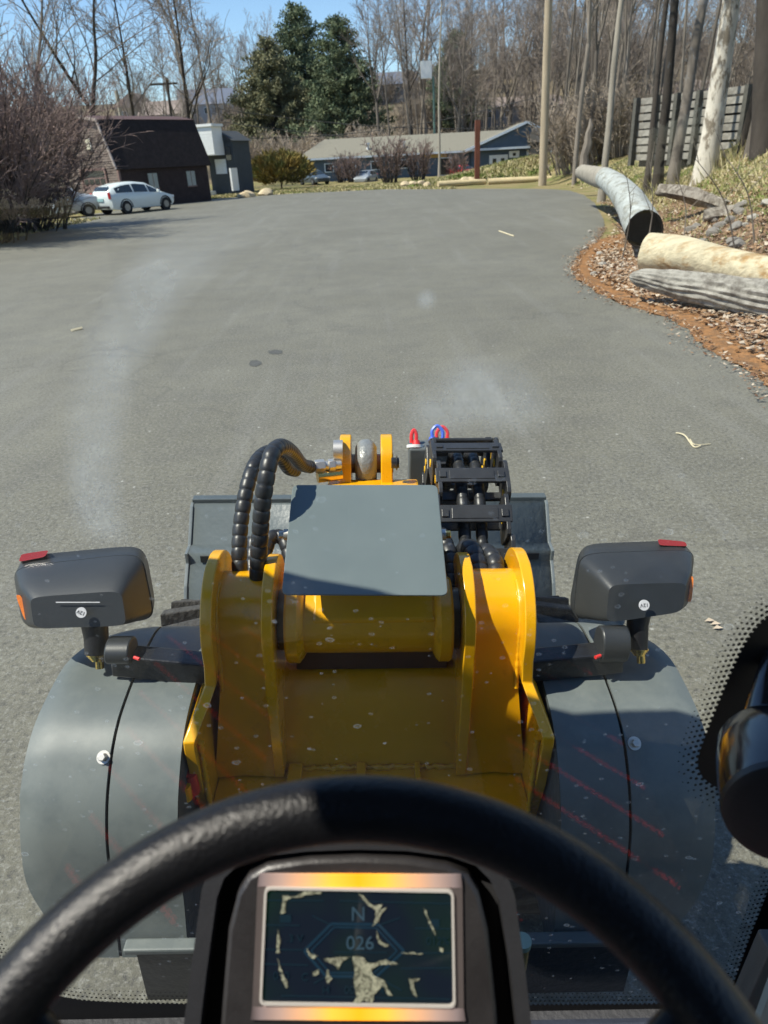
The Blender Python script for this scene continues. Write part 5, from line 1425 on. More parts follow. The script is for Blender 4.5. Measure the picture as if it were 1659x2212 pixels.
# ---- headlamps
def lamp(sd, back, mid, front, red, orange, lean):
    q = MB()
    bq = [P(u, v, 1.40) for u, v in back]; mq = [P(u, v, 1.485) for u, v in mid]; fq = [P(u, v, 1.53) for u, v in front]
    cen = sum(bq, Vector()) / 4; b0 = [c_ + (cen - c_) * .14 for c_ in bq]
    mid1 = [a.lerp(b__, .5) + (-FWD) * .012 for a, b__ in zip(bq, mq)]
    q.quadloft([b0 + [5], bq + [7], mid1 + [7], mq + [7]], 44)
    h = q.build('headlamp_housing', lampp, LD, smooth=32)
    q = MB(); cm = sum(mq, Vector()) / 4; m1 = [c_ + (c_ - cm) * .015 + FWD * .003 for c_ in mq]; m2 = [c_ + (c_ - cm) * .018 for c_ in fq]; f2 = [c_ + FWD * .014 for c_ in fq]
    q.quadloft([m1 + [7], m2 + [7], f2 + [6]], 44); q.build('rim', lampp, h, smooth=32)
    q = MB(); q.quadloft([[P(u, v, 1.50) for u, v in red] + [6], [P(u, v, 1.545) for u, v in red] + [6]], 20); q.build('red_marker', redl, h, smooth=40)
    q = MB(); q.quadloft([[P(u, v, 1.425) for u, v in orange] + [4], [P(u, v, 1.475) for u, v in orange] + [4]], 24); q.build('orange_indicator', oral, h, smooth=40)
    return h
hL = lamp(-1, [(64,1290),(262,1276),(274,1352),(74,1358)], [(27,1226),(304,1194),(334,1340),(50,1358)], [(40,1203),(309,1178),(336,1328),(62,1345)],
          [(46,1197),(106,1188),(97,1203),(40,1214)], [(33,1284),(46,1286),(66,1334),(54,1342)], 0)
hR = lamp(1, [(1316,1263),(1484,1258),(1474,1322),(1309,1346)], [(1253,1196),(1502,1187),(1485,1308),(1238,1342)], [(1256,1176),(1484,1168),(1480,1296),(1229,1328)],
          [(1420,1164),(1480,1170),(1485,1180),(1424,1178)], [(1486,1245),(1499,1245),(1494,1300),(1483,1300)], 0)
stk = mat('sticker', (.62, .62, .64), .4, var=.12, vscale=60); ink = mat('ink', (.03, .03, .035), .6)
for hh, (u, v) in ((hL, (176, 1323)), (hR, (1391, 1307))):
    c_ = P(u, v, 1.384); q = MB(); q.cyl(c_, c_ - FWD * .0015, 11.5 * 1.384 / FPX, 28); q.build('round_sticker', stk, hh)
    me = text_mesh('12V', .0105); me.materials.append(ink); o_ = link('sticker_text', me, hh)
    mm = Matrix((-RIGHT, -UP, -FWD)).transposed().to_4x4(); mm.translation = c_ - FWD * .0019; o_.matrix_local = mm @ Matrix.Rotation(.12 if u > 800 else -.35, 4, 'Z')
q = MB(); a_, b_ = P(121, 1301, 1.394), P(216, 1301, 1.394); q.bar(a_, b_, .0018, .001, -FWD); q.build('pale_scratch', stk, hL)
# stems, clamps and arms
for sd, (su, sv0, sv1, sw), (cu0, cu1, cv0, cv1), arm in ((-1, (208, 1345, 1412, 27), (235, 288, 1378, 1430), (P(248, 1425, 1.44), P(470, 1446, 1.44))),
                                          (1, (1377, 1320, 1400, 24), (1292, 1352, 1350, 1432), (P(1340, 1418, 1.44), P(1110, 1440, 1.44)))):
    q = MB(); w_ = sw * 1.44 / FPX
    q.tube([P(su - 4 * sd * -1, sv0, 1.44), P(su, sv0 + 30, 1.44), P(su, sv1, 1.44)], [w_ * 1.05, w_ * .95, w_ * .88], 22); q.build('lamp_stem', blkp, LD, smooth=50)
    q = MB()
    for t in range(4): q.cyl(P(su + 3, sv1 + 1 + t * 4, 1.44), P(su + 3, sv1 + 4 + t * 4, 1.44), w_ * (.85 - .13 * t), 20)
    q.cyl(P(su + 7, sv1 + 14, 1.44), P(su + 8, sv1 + 32, 1.44), .0085, 14); q.build('stud', brass, LD, smooth=40)
    q = MB(); cc = P((cu0 + cu1) / 2, (cv0 + cv1) / 2, 1.42); hw = (cu1 - cu0) / 2 * 1.42 / FPX; hh_ = (cv1 - cv0) / 2 * 1.42 / FPX
    pl_ = []
    for k in range(20):
        an = 2 * math.pi * k / 20; pl_.append(cc + Vector((-hw, .032 * math.cos(an), hh_ * 1.05 * math.sin(an))))
    q.prism(pl_, (2 * hw, 0, 0)); q.build('clamp', lampp, LD, bevel=.004, smooth=40)
    q = MB(); q.bar(arm[0], arm[1], .045, .052); q.build('lamp_arm', blks, LD, bevel=.004)
    q = MB(); c_ = P(1297 if sd > 0 else 290, 1416 if sd > 0 else 1420, 1.40); q.tube([c_, c_ + Vector((-.012 * sd, -.006, .0))], .0035, 8); q.build('wire_end', redpl, LD)

# ================================================================== CAB
WSY = .60
# windscreen pane
gm = bpy.data.materials.new('windscreen_glass'); gm.use_nodes = True
N = gm.node_tree.nodes; L = gm.node_tree.links; N.clear()
out = N.new('ShaderNodeOutputMaterial'); tr = N.new('ShaderNodeBsdfTransparent'); tr.inputs[0].default_value = (.965, .985, .975, 1)
gl = N.new('ShaderNodeBsdfGlossy'); gl.inputs['Roughness'].default_value = .0; fr = N.new('ShaderNodeLayerWeight'); fr.inputs[0].default_value = .5
def schlick(NN, LL, lw, f0):
    p_ = NN.new('ShaderNodeMath'); p_.operation = 'POWER'; p_.inputs[1].default_value = 5; LL.new(lw.outputs['Facing'], p_.inputs[0])
    m_ = NN.new('ShaderNodeMath'); m_.operation = 'MULTIPLY_ADD'; m_.inputs[1].default_value = 1 - f0; m_.inputs[2].default_value = f0; LL.new(p_.outputs[0], m_.inputs[0]); return m_.outputs[0]
mx = N.new('ShaderNodeMixShader'); L.new(schlick(N, L, fr, .022), mx.inputs[0]); L.new(tr.outputs[0], mx.inputs[1]); L.new(gl.outputs[0], mx.inputs[2])
tc = N.new('ShaderNodeTexCoord').outputs['Object']
df = N.new('ShaderNodeBsdfDiffuse'); df.inputs[0].default_value = (.85, .85, .82, 1); tl_ = N.new('ShaderNodeBsdfTranslucent'); tl_.inputs[0].default_value = (.85, .85, .82, 1)
dm = N.new('ShaderNodeMixShader'); dm.inputs[0].default_value = .55; L.new(df.outputs[0], dm.inputs[1]); L.new(tl_.outputs[0], dm.inputs[2])
def math_(op, a, b=None):
    n = N.new('ShaderNodeMath'); n.operation = op
    for i, x in enumerate((a, b)):
        if x is None: continue
        if isinstance(x, (int, float)): n.inputs[i].default_value = x
        else: L.new(x, n.inputs[i])
    return n.outputs[0]
def drops(scale, lo, r0_, r1_, off, str_):
    mp = N.new('ShaderNodeMapping'); mp.inputs['Location'].default_value = off; mp.inputs['Scale'].default_value = (scale, 1, scale * 1.5)
    sw = N.new('ShaderNodeVectorMath'); sw.operation = 'MULTIPLY'; sw.inputs[1].default_value = (1, 0, 1); L.new(tc, sw.inputs[0]); L.new(sw.outputs[0], mp.inputs[0])
    nz = N.new('ShaderNodeTexNoise'); nz.inputs['Scale'].default_value = 2.2; L.new(mp.outputs[0], nz.inputs['Vector'])
    ad = N.new('ShaderNodeVectorMath'); ad.operation = 'MULTIPLY_ADD'; ad.inputs[1].default_value = (.25, 0, .25); L.new(nz.outputs['Color'], ad.inputs[0]); L.new(mp.outputs[0], ad.inputs[2])
    vo = N.new('ShaderNodeTexVoronoi'); vo.inputs['Scale'].default_value = 1; L.new(ad.outputs[0], vo.inputs['Vector'])
    sc2 = N.new('ShaderNodeSeparateColor'); L.new(vo.outputs['Color'], sc2.inputs[0])
    rad_ = maprange(N, L, sc2.outputs[1], 0, 1, r0_, r1_)
    dd = math_('DIVIDE', vo.outputs['Distance'], rad_)
    ring_ = math_('MULTIPLY', maprange(N, L, dd, .62, .9), maprange(N, L, dd, 1.12, .98))
    fill = math_('MULTIPLY', maprange(N, L, dd, 1.0, .9), .30)
    pk = maprange(N, L, sc2.outputs[0], lo, lo + .02)
    return math_('MULTIPLY', math_('MULTIPLY', math_('MAXIMUM', ring_, fill), pk), str_)
sepz = N.new('ShaderNodeSeparateXYZ'); L.new(tc, sepz.inputs[0])
lowmask = maprange(N, L, sepz.outputs['Z'], 1.90, 1.76)
d1 = drops(78, .66, .11, .21, (3.3, 0, 1.7), .42); d2 = drops(36, .76, .08, .17, (1.1, 0, 5.2), .5)
dirt = math_('MULTIPLY', math_('MAXIMUM', d1, d2), lowmask)
# dusty haze specks
dust = maprange(N, L, noise_node(N, L, tc, 700, 2, .6), .63, .72, 0, .16)
dust = math_('MULTIPLY', dust, maprange(N, L, noise_node(N, L, tc, 9, 3), .42, .66))
# wiped smears as soft arcs, plus one painted glint
def arc(cx, cz, r_, wd_, st_, z0_, z1_, x0_, x1_):
    dx_ = math_('SUBTRACT', sepz.outputs['X'], cx); dz_ = math_('SUBTRACT', sepz.outputs['Z'], cz)
    rr_ = math_('SQRT', math_('ADD', math_('MULTIPLY', dx_, dx_), math_('MULTIPLY', dz_, dz_)))
    e_ = math_('ABSOLUTE', math_('SUBTRACT', rr_, r_))
    a_ = maprange(N, L, e_, wd_, wd_ * .3, 0, st_)
    a_ = math_('MULTIPLY', a_, maprange(N, L, sepz.outputs['Z'], z0_, z0_ + .03)); a_ = math_('MULTIPLY', a_, maprange(N, L, sepz.outputs['Z'], z1_, z1_ - .05))
    a_ = math_('MULTIPLY', a_, maprange(N, L, sepz.outputs['X'], x0_, x0_ + .03)); a_ = math_('MULTIPLY', a_, maprange(N, L, sepz.outputs['X'], x1_, x1_ - .03))
    return math_('MULTIPLY', a_, maprange(N, L, noise_node(N, L, tc, 26, 4), .35, .6, .5, 1))
s1 = arc(.05, 1.80, .300, .030, .45, 1.76, 2.07, -.4, .2)
s2 = arc(.104, 1.880, .030, .044, .62, 1.872, 1.99, -.1, .3)
glint = arc(.0556, 1.996, .0, .010, .5, 1.9, 2.1, -.2, .3)  # pale spot painted where the glass glints
tot = math_('ADD', math_('ADD', dirt, dust), math_('ADD', math_('ADD', s1, s2), glint))
tot = math_('ADD', tot, .005)
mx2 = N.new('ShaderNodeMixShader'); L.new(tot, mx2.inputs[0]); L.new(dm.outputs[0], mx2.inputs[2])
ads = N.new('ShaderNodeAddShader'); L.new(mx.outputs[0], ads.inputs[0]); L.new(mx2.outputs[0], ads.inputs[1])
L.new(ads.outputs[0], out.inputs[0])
# clean inner ply: same without dirt
gi = bpy.data.materials.new('clean_glass'); gi.use_nodes = True
Ni = gi.node_tree.nodes; Li = gi.node_tree.links; Ni.clear(); oo = Ni.new('ShaderNodeOutputMaterial'); t_ = Ni.new('ShaderNodeBsdfTransparent'); t_.inputs[0].default_value = (.97, .985, .98, 1)
g2 = Ni.new('ShaderNodeBsdfGlossy'); g2.inputs['Roughness'].default_value = 0; f2 = Ni.new('ShaderNodeLayerWeight'); f2.inputs[0].default_value = .5
m2_ = Ni.new('ShaderNodeMixShader'); Li.new(schlick(Ni, Li, f2, .025), m2_.inputs[0]); Li.new(t_.outputs[0], m2_.inputs[1]); Li.new(g2.outputs[0], m2_.inputs[2]); Li.new(m2_.outputs[0], oo.inputs[0])

q = MB(); q.box((-.56, WSY, 1.0), (.56, WSY + .005, 2.38))
me = q.mesh('windscreen'); me.materials.append(gi); me.materials.append(gm)
for pl_ in me.polygons:
    pl_.material_index = 1 if pl_.normal.y > .9 else 0
ws = link('windscreen', me, LD)
frm = mat('ceramic_frit', (.004, .004, .005), .5, var=.05, spec=.3)
FY = WSY - .0008
def pw_(u, v): p_ = PY(u, v, FY); return p_
# solid borders
q = MB()
tab = [(1760,1320),(1668,1328),(1645,1345),(1622,1372),(1600,1410),(1575,1465),(1540,1550),(1515,1615),(1508,1640),(1508,1660),(1518,1680),(1540,1697),(1580,1713),(1640,1724),(1800,1735)]
q.prism([pw_(u, v) for u, v in tab], (0, .0006, 0)); q.build('frit_tab', frm, ws)
rb = [(1700, 1860), (1659, 1925), (1622, 2020), (1590, 2110), (1560, 2190), (1548, 2240)]
q = MB(); q.prism([pw_(u, v) for u, v in rb] + [Vector((.56, FY, .99)), Vector((.56, FY, pw_(1700, 1860).z))], (0, .0006, 0)); q.build('frit_side', frm, ws)
lb = [(-60, 1960), (-30, 2010), (4, 2078), (40, 2118), (90, 2146), (180, 2162), (300, 2168), (600, 2172), (1100, 2172), (1400, 2170), (1520, 2165)]
q = MB(); q.prism([pw_(u, v) for u, v in lb] + [Vector((.56, FY, .985)), Vector((-.56, FY, .985)), Vector((-.56, FY, pw_(-60, 1960).z))], (0, .0006, 0)); q.build('frit_bottom', frm, ws)
# fading dots
dq = MB()
def dots(line, side, nrow=5, sp=12.5, r0_=4.9):
    pts = [Vector((u, v, 0)) for u, v in line]; pp = resample(smooth_path(pts, 8), sp)
    for i in range(len(pp)):
        t_ = (pp[min(i+1, len(pp)-1)] - pp[max(i-1, 0)]).normalized(); nn = Vector((-t_.y, t_.x, 0)) * side
        for k in range(nrow):
            c_ = pp[i] + nn * (2 + k * sp * .80) + t_ * (sp * .5 if k % 2 else 0)
            rr_ = r0_ * (1 - .155 * k); w3 = pw_(c_.x, c_.y); rm_ = rr_ * .78 / FPX
            o_ = len(dq.v); dq.v += [(w3.x + rm_ * math.cos(a * math.pi / 4), FY - .0002, w3.z + rm_ * math.sin(a * math.pi / 4)) for a in range(8)]; dq.f.append(tuple(range(o_, o_ + 8)))
dots(tab[1:], 1); dots(rb, 1, 4, 10.5, 4.4); dots(lb, -1, 4, 10, 4.2)
do = dq.build('frit_dots', frm, ws); do['kind'] = 'stuff'

# ---- cab body around (roof, pillars, floor, rear)
cabm = mat('cab_lining', (.035, .036, .040), .7, var=.15, vscale=20, bump=.2, bscale=120)
q = MB(); roof = [(-1.24, 1.07), (-.98, 1.04), (-.90, .965), (-.84, .945), (-.73, .92), (-.63, .88), (-.53, .845), (-.42, .85), (-.33, .85), (-.15, .80), (.1, .74), (.6, .70), (.6, .30), (-.465, .30), (-.47, .50), (-1.20, .50)]  # unseen plate, added; its outline is shaped to shade tower and cover plate
q.prism([(x, y, 2.46) for x, y in roof], (0, 0, .04)); q.build('added_shade_panel', cabm, LD)
q = MB(); q.box((-.465, -.95, 2.46), (.60, .30, 2.50)); q.build('roof_panel', cabm, LD)
q = MB()
for sd in (-1, 1):
    q.bar((sd * .585, .60, .95), (sd * .585, .60, 2.45), .04, .05); 
q.bar((.585, -.9, .95), (.585, -.9, 2.45), .06, .06); q.bar((-.585, -.9, .95), (-.585, -.9, 2.45), .06, .06)
q.build('pillar', cabm, LD)
q = MB(); q.box((-.6, -.95, 1.0), (-.58, -.55, 2.46)); q.box((.58, -.95, 1.0), (.6, -.55, 2.46)); q.build('added_side_panel', cabm, LD)  # unseen panels added to cut bright outdoor reflections in the windscreen
q = MB(); q.box((-.74, -.95, .55), (.74, .55, .60)); q.build('cab_floor', cabm, LD)
q = MB(); q.box((-.6, -.98, .6), (.6, -.95, 2.46)); q.build('rear_wall', cabm, LD)
q = MB(); q.box((-.56, .46, .86), (.56, .592, .993)); q.build('dash_ledge', mat('dash_pad', (.03, .035, .05), .5, var=.2, vscale=60, bump=.5, bscale=240, dist=.001), LD, bevel=.012)
q = MB(); q.box((-.58, .555, .60), (.58, .599, .99)); q.build('firewall', cabm, LD)
# right lower trim and door sill
trimg = mat('grey_trim', (.11, .105, .095), .5, var=.3, vscale=14, aniso=(1, 1, .12), bump=.15, bscale=60)
q = MB(); q.bar((.548, .575, .96), (.535, .575, 1.35), .016, .03, (1, 0, 0)); q.build('rubber_seal', blkp, LD)
q = MB(); q.bar(PY(1578, 2235, .55), PY(1668, 2030, .55), .022, .03, (0, 1, 0)); q.build('pillar_trim', trimg, LD, bevel=.003)
q = MB(); q.prism([PY(1605, 2260, .50), PY(1659, 2110, .50), PY(1720, 1950, .50), PY(1760, 2260, .50)], (0, -.01, 0)); q.build('door_card', mat('grey_green_card', (.26, .29, .27), .6, var=.1), LD)

# ---- wiper motor housing
wmm = mat('gloss_black_cover', (.014, .014, .016), .14, var=.3, vscale=10, spec=.7, coat=.6)
a_, b_ = P(1668, 1610, .70), P(1705, 1765, .615)
ax = (b_ - a_); q = MB()
rads_ = [.010, .040, .050, .053, .054, .0535, .052]
q.tube([a_ - ax * .22, a_ - ax * .12, a_ + ax * .05, a_ + ax * .3, a_ + ax * .6, a_ + ax * .85, a_ + ax * .93], rads_, 40); q.build('wiper_motor_cover', wmm, LD, smooth=40)
q = MB(); q.tube([a_ + ax * .90, a_ + ax * .93, a_ + ax * .99, a_ + ax * 1.02], [.050, .0545, .053, .046], 40); q.build('cover_cap', blkp, LD, smooth=50)
q = MB(); q.tube([a_ - ax * .25, P(1652, 1500, .73), P(1668, 1420, .75), P(1690, 1330, .76)], [.03, .014, .010, .012], 16); q.build('cover_neck', wmm, LD, smooth=50)

# ---- steering wheel
R_w = .197
whm = mat('leather_black', (.008, .008, .009), .36, var=.25, vscale=60, bump=.6, bscale=420, spec=.38, dist=.0012)
Top = CAMLOC + (RIGHT * ((768 - CU) / FPX) - UP * ((1746 - CV) / FPX) + FWD) * .372
ew = (RM.to_3x3().inverted() @ Vector((0, 0, 0)))
e_up = Vector((0, .830, .558)).normalized(); e_x = Vector((1, 0, 0)); C0 = Top - e_up * R_w; nw = e_x.cross(e_up).normalized()
q = MB(); n1_, n2_ = 120, 22
for i in range(n1_):
    a = 2 * math.pi * i / n1_; dr = e_x * math.sin(a) + e_up * math.cos(a)
    rt = .0166
    for j in range(n2_):
        b2 = 2 * math.pi * j / n2_; q.v.append(tuple(C0 + dr * (R_w + rt * math.cos(b2)) + nw * (rt * math.sin(b2) * .96)))
for i in range(n1_):
    for j in range(n2_): q.f.append((i*n2_+j, ((i+1)%n1_)*n2_+j, ((i+1)%n1_)*n2_+(j+1)%n2_, i*n2_+(j+1)%n2_))
sw_ = q.build('steering_wheel', whm, LD, smooth=80)
for sgn, an in ((-1, 1.06), (1, 1.08)):
    dr = e_x * sgn * math.sin(an) + e_up * math.cos(an)
    pr = nw.cross(dr).normalized()
    q = MB(); a = C0 + dr * (R_w - .004) - nw * .004; b_ = C0 + dr * .05 - nw * .03
    hw0, hw1 = .030, .022
    q.quadloft([[a + pr * hw0 + nw * .007, a + pr * hw0 - nw * .007, a - pr * hw0 - nw * .007, a - pr * hw0 + nw * .007],
                [a.lerp(b_, .25) + pr * hw1 + nw * .008, a.lerp(b_, .25) + pr * hw1 - nw * .008, a.lerp(b_, .25) - pr * hw1 - nw * .008, a.lerp(b_, .25) - pr * hw1 + nw * .008],
                [b_ + pr * hw1 + nw * .008, b_ + pr * hw1 - nw * .008, b_ - pr * hw1 - nw * .008, b_ - pr * hw1 + nw * .008]], 24); q.build('spoke', blkp, sw_, smooth=50)
q = MB(); q.cyl(C0 - nw * .05, C0 - nw * .012, .062, 40, .05); q.build('hub', blkp, sw_, smooth=40)
q = MB(); q.cyl(C0 - nw * .40, C0 - nw * .05, .03, 24); q.build('steering_column', blkp, LD, smooth=40)

# ---- display pod
def dd_(v): return .565 - (v - 2046) / 250 * .011
def D(u, v, h=0.0): return P(u, v, dd_(v) - h)
def spoly(pts, per=6): 
    pp = smooth_path([Vector((u, v, 0)) for u, v in pts] + [Vector((pts[0][0], pts[0][1], 0))], per)[:-1]; return pp
shell = mat('pod_shell', (.020, .020, .022), .5, var=.15, vscale=25, bump=.3, bscale=300, dist=.001)
face = mat('pod_face', (.022, .020, .020), .42, var=.2, vscale=20, bump=.3, bscale=300, dist=.001, rvar=.1)
so_ = [(385,2300),(412,2100),(436,1920),(452,1878),(490,1845),(560,1826),(660,1816),(770,1812),(880,1816),(980,1828),(1050,1848),(1092,1885),(1112,1935),(1135,2100),(1158,2300)]
si_ = [(422,2300),(446,2100),(468,1940),(484,1897),(515,1868),(570,1850),(662,1839),(770,1835),(878,1838),(970,1850),(1028,1870),(1058,1900),(1080,1950),(1104,2100),(1126,2300)]
q = MB(); q.ring([D(u, v, 0) for u, v in so_], [D(u, v, 0) for u, v in si_], FWD * .09); q.build('pod_rim', shell, LD, smooth=50, bevel=.003)
q = MB(); q.prism([D(u, v, -.022) for u, v in so_], FWD * .05); q.build('pod_back', gap, LD)
fc_ = [(470,2300),(478,2180),(492,2010),(512,1930),(535,1893),(575,1870),(665,1856),(770,1852),(875,1856),(965,1869),(1012,1892),(1036,1930),(1056,2010),(1074,2180),(1082,2300)]
q = MB(); q.prism([D(u, v, .002) for u, v in fc_], FWD * .02); q.build('pod_face', face, LD, smooth=50, bevel=.004)
# bezel
def rr4(u0, v0, u1, v1, r_, h, n=5, shr=0.0):
    c_ = [Vector((u0, v0, 0)), Vector((u1, v0, 0)), Vector((u1 + shr, v1, 0)), Vector((u0 - shr, v1, 0))]
    return [D(p_.x, p_.y, h) for p_ in rquad(c_, r_, n)]
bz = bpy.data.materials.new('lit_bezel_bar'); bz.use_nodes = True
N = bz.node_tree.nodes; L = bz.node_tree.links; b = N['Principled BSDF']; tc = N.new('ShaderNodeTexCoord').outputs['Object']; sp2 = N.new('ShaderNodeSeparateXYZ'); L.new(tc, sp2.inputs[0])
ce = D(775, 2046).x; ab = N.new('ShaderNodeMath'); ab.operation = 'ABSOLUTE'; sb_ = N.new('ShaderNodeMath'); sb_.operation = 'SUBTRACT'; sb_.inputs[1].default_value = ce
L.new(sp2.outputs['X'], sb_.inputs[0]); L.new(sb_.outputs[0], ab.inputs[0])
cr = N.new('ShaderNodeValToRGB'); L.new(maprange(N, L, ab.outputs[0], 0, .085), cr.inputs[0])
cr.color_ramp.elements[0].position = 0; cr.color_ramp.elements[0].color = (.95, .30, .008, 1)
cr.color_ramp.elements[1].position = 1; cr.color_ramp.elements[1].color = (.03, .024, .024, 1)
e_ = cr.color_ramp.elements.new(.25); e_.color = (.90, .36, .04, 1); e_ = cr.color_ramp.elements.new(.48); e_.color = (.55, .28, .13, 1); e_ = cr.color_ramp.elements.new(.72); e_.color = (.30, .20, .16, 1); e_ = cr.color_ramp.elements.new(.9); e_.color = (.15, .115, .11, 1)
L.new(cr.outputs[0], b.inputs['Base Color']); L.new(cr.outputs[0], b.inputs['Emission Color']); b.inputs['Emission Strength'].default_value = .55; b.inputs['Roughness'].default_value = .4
def quadp(u0, v0, u1, v1, h, shr=0): return [D(u0, v0, h), D(u1, v0, h), D(u1 + shr, v1, h), D(u0 - shr, v1, h)]
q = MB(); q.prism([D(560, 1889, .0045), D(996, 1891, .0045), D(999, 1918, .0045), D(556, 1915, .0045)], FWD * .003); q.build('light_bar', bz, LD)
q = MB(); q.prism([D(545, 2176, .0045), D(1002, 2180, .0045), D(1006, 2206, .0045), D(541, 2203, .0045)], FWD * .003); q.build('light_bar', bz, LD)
sdm = mat('side_glow', (.06, .05, .048), .4, var=.1, emit=(.30, .23, .20, .06))
q = MB(); q.prism([D(556, 1916, .0040), D(574, 1917, .0040), D(566, 2175, .0040), D(545, 2175, .0040)], FWD * .002); q.build('bezel_side', sdm, LD)
q = MB(); q.prism([D(976, 1919, .0040), D(999, 1919, .0040), D(1002, 2179, .0040), D(984, 2178, .0040)], FWD * .002); q.build('bezel_side', sdm, LD)
scr_o = [D(p_.x, p_.y, .0065) for p_ in rquad([Vector((571,1917,0)), Vector((980,1924,0)), Vector((984,2178,0)), Vector((560,2172,0))], 14, 5)]
scr_i = [D(p_.x, p_.y, .0065) for p_ in rquad([Vector((576,1922,0)), Vector((975,1929,0)), Vector((979,2173,0)), Vector((565,2167,0))], 11, 5)]
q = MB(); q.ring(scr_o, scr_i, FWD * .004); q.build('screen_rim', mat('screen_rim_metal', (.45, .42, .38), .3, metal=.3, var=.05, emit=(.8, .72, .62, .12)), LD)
scm = bpy.data.materials.new('display_glass'); scm.use_nodes = True
N = scm.node_tree.nodes; L = scm.node_tree.links; b = N['Principled BSDF']; tc = N.new('ShaderNodeTexCoord').outputs['Object']
b.inputs['Roughness'].default_value = .05; b.inputs['Specular IOR Level'].default_value = .22; b.inputs['Base Color'].default_value = (.006, .009, .014, 1)
L.new(mixc(N, L, maprange(N, L, noise_node(N, L, tc, 16, 2, .4), .42, .62), (.0012, .0022, .0050), (.0018, .0075, .0028)), b.inputs['Emission Color']); b.inputs['Emission Strength'].default_value = 1.0
scn = MB(); scn.prism([D(p_.x, p_.y, .0045) for p_ in rquad([Vector((574,1920,0)), Vector((977,1927,0)), Vector((981,2175,0)), Vector((563,2169,0))], 11, 5)], FWD * .002); so2 = scn.build('screen', scm, LD)
uib = mat('ui_blue', (.005, .012, .02), .2, var=.05, emit=(.004, .013, .022, 1.0)); uid = mat('ui_dim', (.004, .01, .016), .2, var=.05, emit=(.004, .010, .014, .9))
def S(u, v): return D(1000 / 1 * 0 + u, v, .0048)
def cs(x, y): return (x * 900 / 1659 + 1000) / 3072 * 1659, (y * 900 / 1659 + 3500) / 3072 * 1659
def ln(pts, w_, m_, nm='ui_line'):
    q = MB(); pp = [D(*cs(x, y), .0049) for x, y in pts]
    for a, b_ in zip(pp, pp[1:]): q.bar(a, b_, w_, .0003, -FWD)
    return q.build(nm, m_, so2)
hexo = [(400,560),(600,360),(950,365),(1135,560),(930,750),(560,745),(400,560)]
hexi = [(450,560),(620,385),(930,390),(1085,560),(915,722),(590,720),(450,560)]
ln(hexo, .0022, uib, 'hexagon'); ln(hexi, .0012, uib, 'hexagon')
for pts in ([(115,185),(545,190)], [(660,190),(1480,212)], [(115,368),(370,372)], [(1215,392),(1485,398)], [(110,548),(390,552)], [(1120,575),(1490,575)], [(100,655),(430,665)], [(1110,690),(1480,685)], [(230,890),(1480,915)], [(460,300),(580,360)], [(970,362),(1110,315)], [(560,750),(470,800)], [(930,750),(1120,850)], [(620,568),(1010,572)]):
    ln(pts, .0009, uid)
def txt(s, x, y, size, m_):
    me = text_mesh(s, size); me.materials.append(m_); o_ = link('ui_text', me, so2); u, v = cs(x, y)
    mm = Matrix((RIGHT, UP, -FWD)).transposed().to_4x4(); mm.translation = D(u, v, .0052); o_.matrix_local = mm
txt('N', 798, 292, .0155, mat('ui_text_blue', (.02, .04, .06), .2, emit=(.013, .023, .030, 1.0)))
txt('026', 812, 505, .0150, MATS['ui_text_blue'])
txt('.3 V', 330, 470, .0085, uid); txt('012%', 1385, 490, .0085, uid); txt('010', 230, 745, .0085, uid); txt('C', 405, 755, .0085, uid); txt('H', 560, 850, .0085, uid); txt('00', 735, 850, .0085, uid); txt('4', 975, 855, .0085, uid)
q = MB()
for (x, y) in ((262, 322), (1355, 355)):
    u, v = cs(x, y); c_ = D(u, v, .0049); q.obox(c_, RIGHT * .0045, UP * .003, FWD * .0002)
q.build('ui_icon', uid, so2)
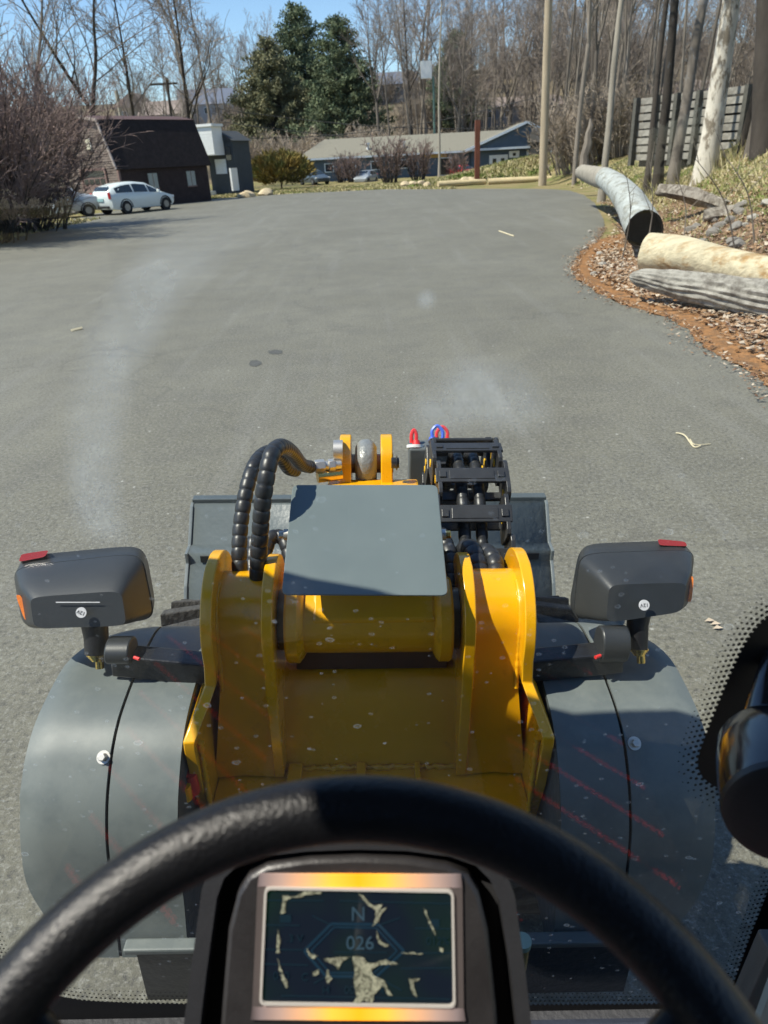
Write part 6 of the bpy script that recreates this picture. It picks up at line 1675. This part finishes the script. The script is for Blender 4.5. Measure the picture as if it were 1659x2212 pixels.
# pale reflections painted on the screen as ragged, faintly glowing flakes
refl_mat = mat('pale_reflection', (.26, .26, .19), .4, var=.5, vscale=160, emit=(.22, .22, .15, .10), col2=(.05, .05, .035), c2scale=420, c2lo=.47, c2hi=.56)
flakes = [[(240,150),(330,160),(390,120),(545,120),(520,140),(420,142),(360,170),(300,165),(262,200),(258,270),(225,290),(238,220)],
          [(800,130),(850,165),(880,210),(920,225),(975,215),(960,250),(1010,240),(960,300),(945,350),(900,380),(925,310),(925,260),(870,225),(840,190)],
          [(935,400),(945,460),(985,505),(1025,515),(1000,530),(965,515),(935,470)], [(208,395),(222,470),(218,580),(196,580),(200,480)], [(200,610),(230,690),(285,820),(262,830),(225,740)],
          [(415,540),(450,580),(500,595),(470,620),(430,600)], [(540,615),(620,610),(700,600),(745,605),(680,640),(650,695),(620,660),(560,635)], [(570,690),(590,740),(605,760),(575,805),(560,760)],
          [(755,600),(820,598),(860,640),(900,650),(1000,625),(1105,660),(1040,660),(950,665),(900,690),(905,740),(960,760),(1000,790),(1010,840),(1055,890),(1020,885),(975,810),(920,880),(900,945),(860,935),(830,920),(800,950),(765,945),(785,890),(770,830),(765,760),(775,700)],
          [(1165,765),(1255,765),(1240,785),(1200,790),(1215,850),(1230,895),(1205,885),(1185,830)], [(1275,235),(1300,270),(1330,350),(1370,430),(1365,450),(1330,380),(1295,290)], [(1395,535),(1430,540),(1425,570),(1398,565)], [(1115,570),(1280,575),(1260,585),(1140,582)], [(462,720),(510,690),(500,740),(470,745)]]
fr_ = random.Random(3); q = MB()
for fk in flakes:
    pp = []
    for i in range(len(fk)):
        a = Vector((*fk[i], 0)); b_ = Vector((*fk[(i + 1) % len(fk)], 0))
        nsub = max(1, int((b_ - a).length / 16))
        for t in range(nsub):
            c_ = a.lerp(b_, t / nsub); pp.append((c_.x + fr_.uniform(-5, 5), c_.y + fr_.uniform(-5, 5)))
    bm = bmesh.new(); f = bm.faces.new([bm.verts.new(D(*cs(x, y), .0055)) for x, y in pp]); bmesh.ops.triangulate(bm, faces=[f])
    bm.verts.index_update(); q.add([v_.co.copy() for v_ in bm.verts], [tuple(v_.index for v_ in f.verts) for f in bm.faces]); bm.free()
stuff(q.build('reflection_flakes', refl_mat, so2))

# ---- seat behind the eye (mirrored faintly in the windscreen)
seatm = mat('seat_fabric', (.055, .055, .062), .8, var=.3, vscale=30, bump=.5, bscale=200, dist=.001); stitch = mat('red_stitch', (.60, .04, .04), .7, var=.2)
q = MB(); q.box((-.26, -.42, .62), (.27, .06, .80)); q.build('seat_cushion', seatm, LD, bevel=.03)
q = MB(); q.box((-.26, -.62, .80), (.27, -.46, 1.45)); q.build('seat_back', seatm, LD, bevel=.03)
q = MB(); q.box((-.73, -.90, .6003), (.73, .545, .606)); q.build('floor_mat', mat('quilted_mat', (.030, .030, .034), .75, var=.3, vscale=30, bump=.6, bscale=120, dist=.001), LD)
q = MB()
for k in range(-20, 21):
    for sgn in (1,):
        dv_ = Vector((.70 * sgn, .71, 0)).normalized(); a = Vector((k * .15, -.88, .607))
        for t in range(100):
            p_ = a + dv_ * (t * .0205)
            if abs(p_.x) < .72 and p_.y < .53: q.obox(p_, dv_ * .0078, Vector((-dv_.y, dv_.x, 0)) * .0052, (0, 0, .0012))
stuff(q.build('stitching', stitch, LD))
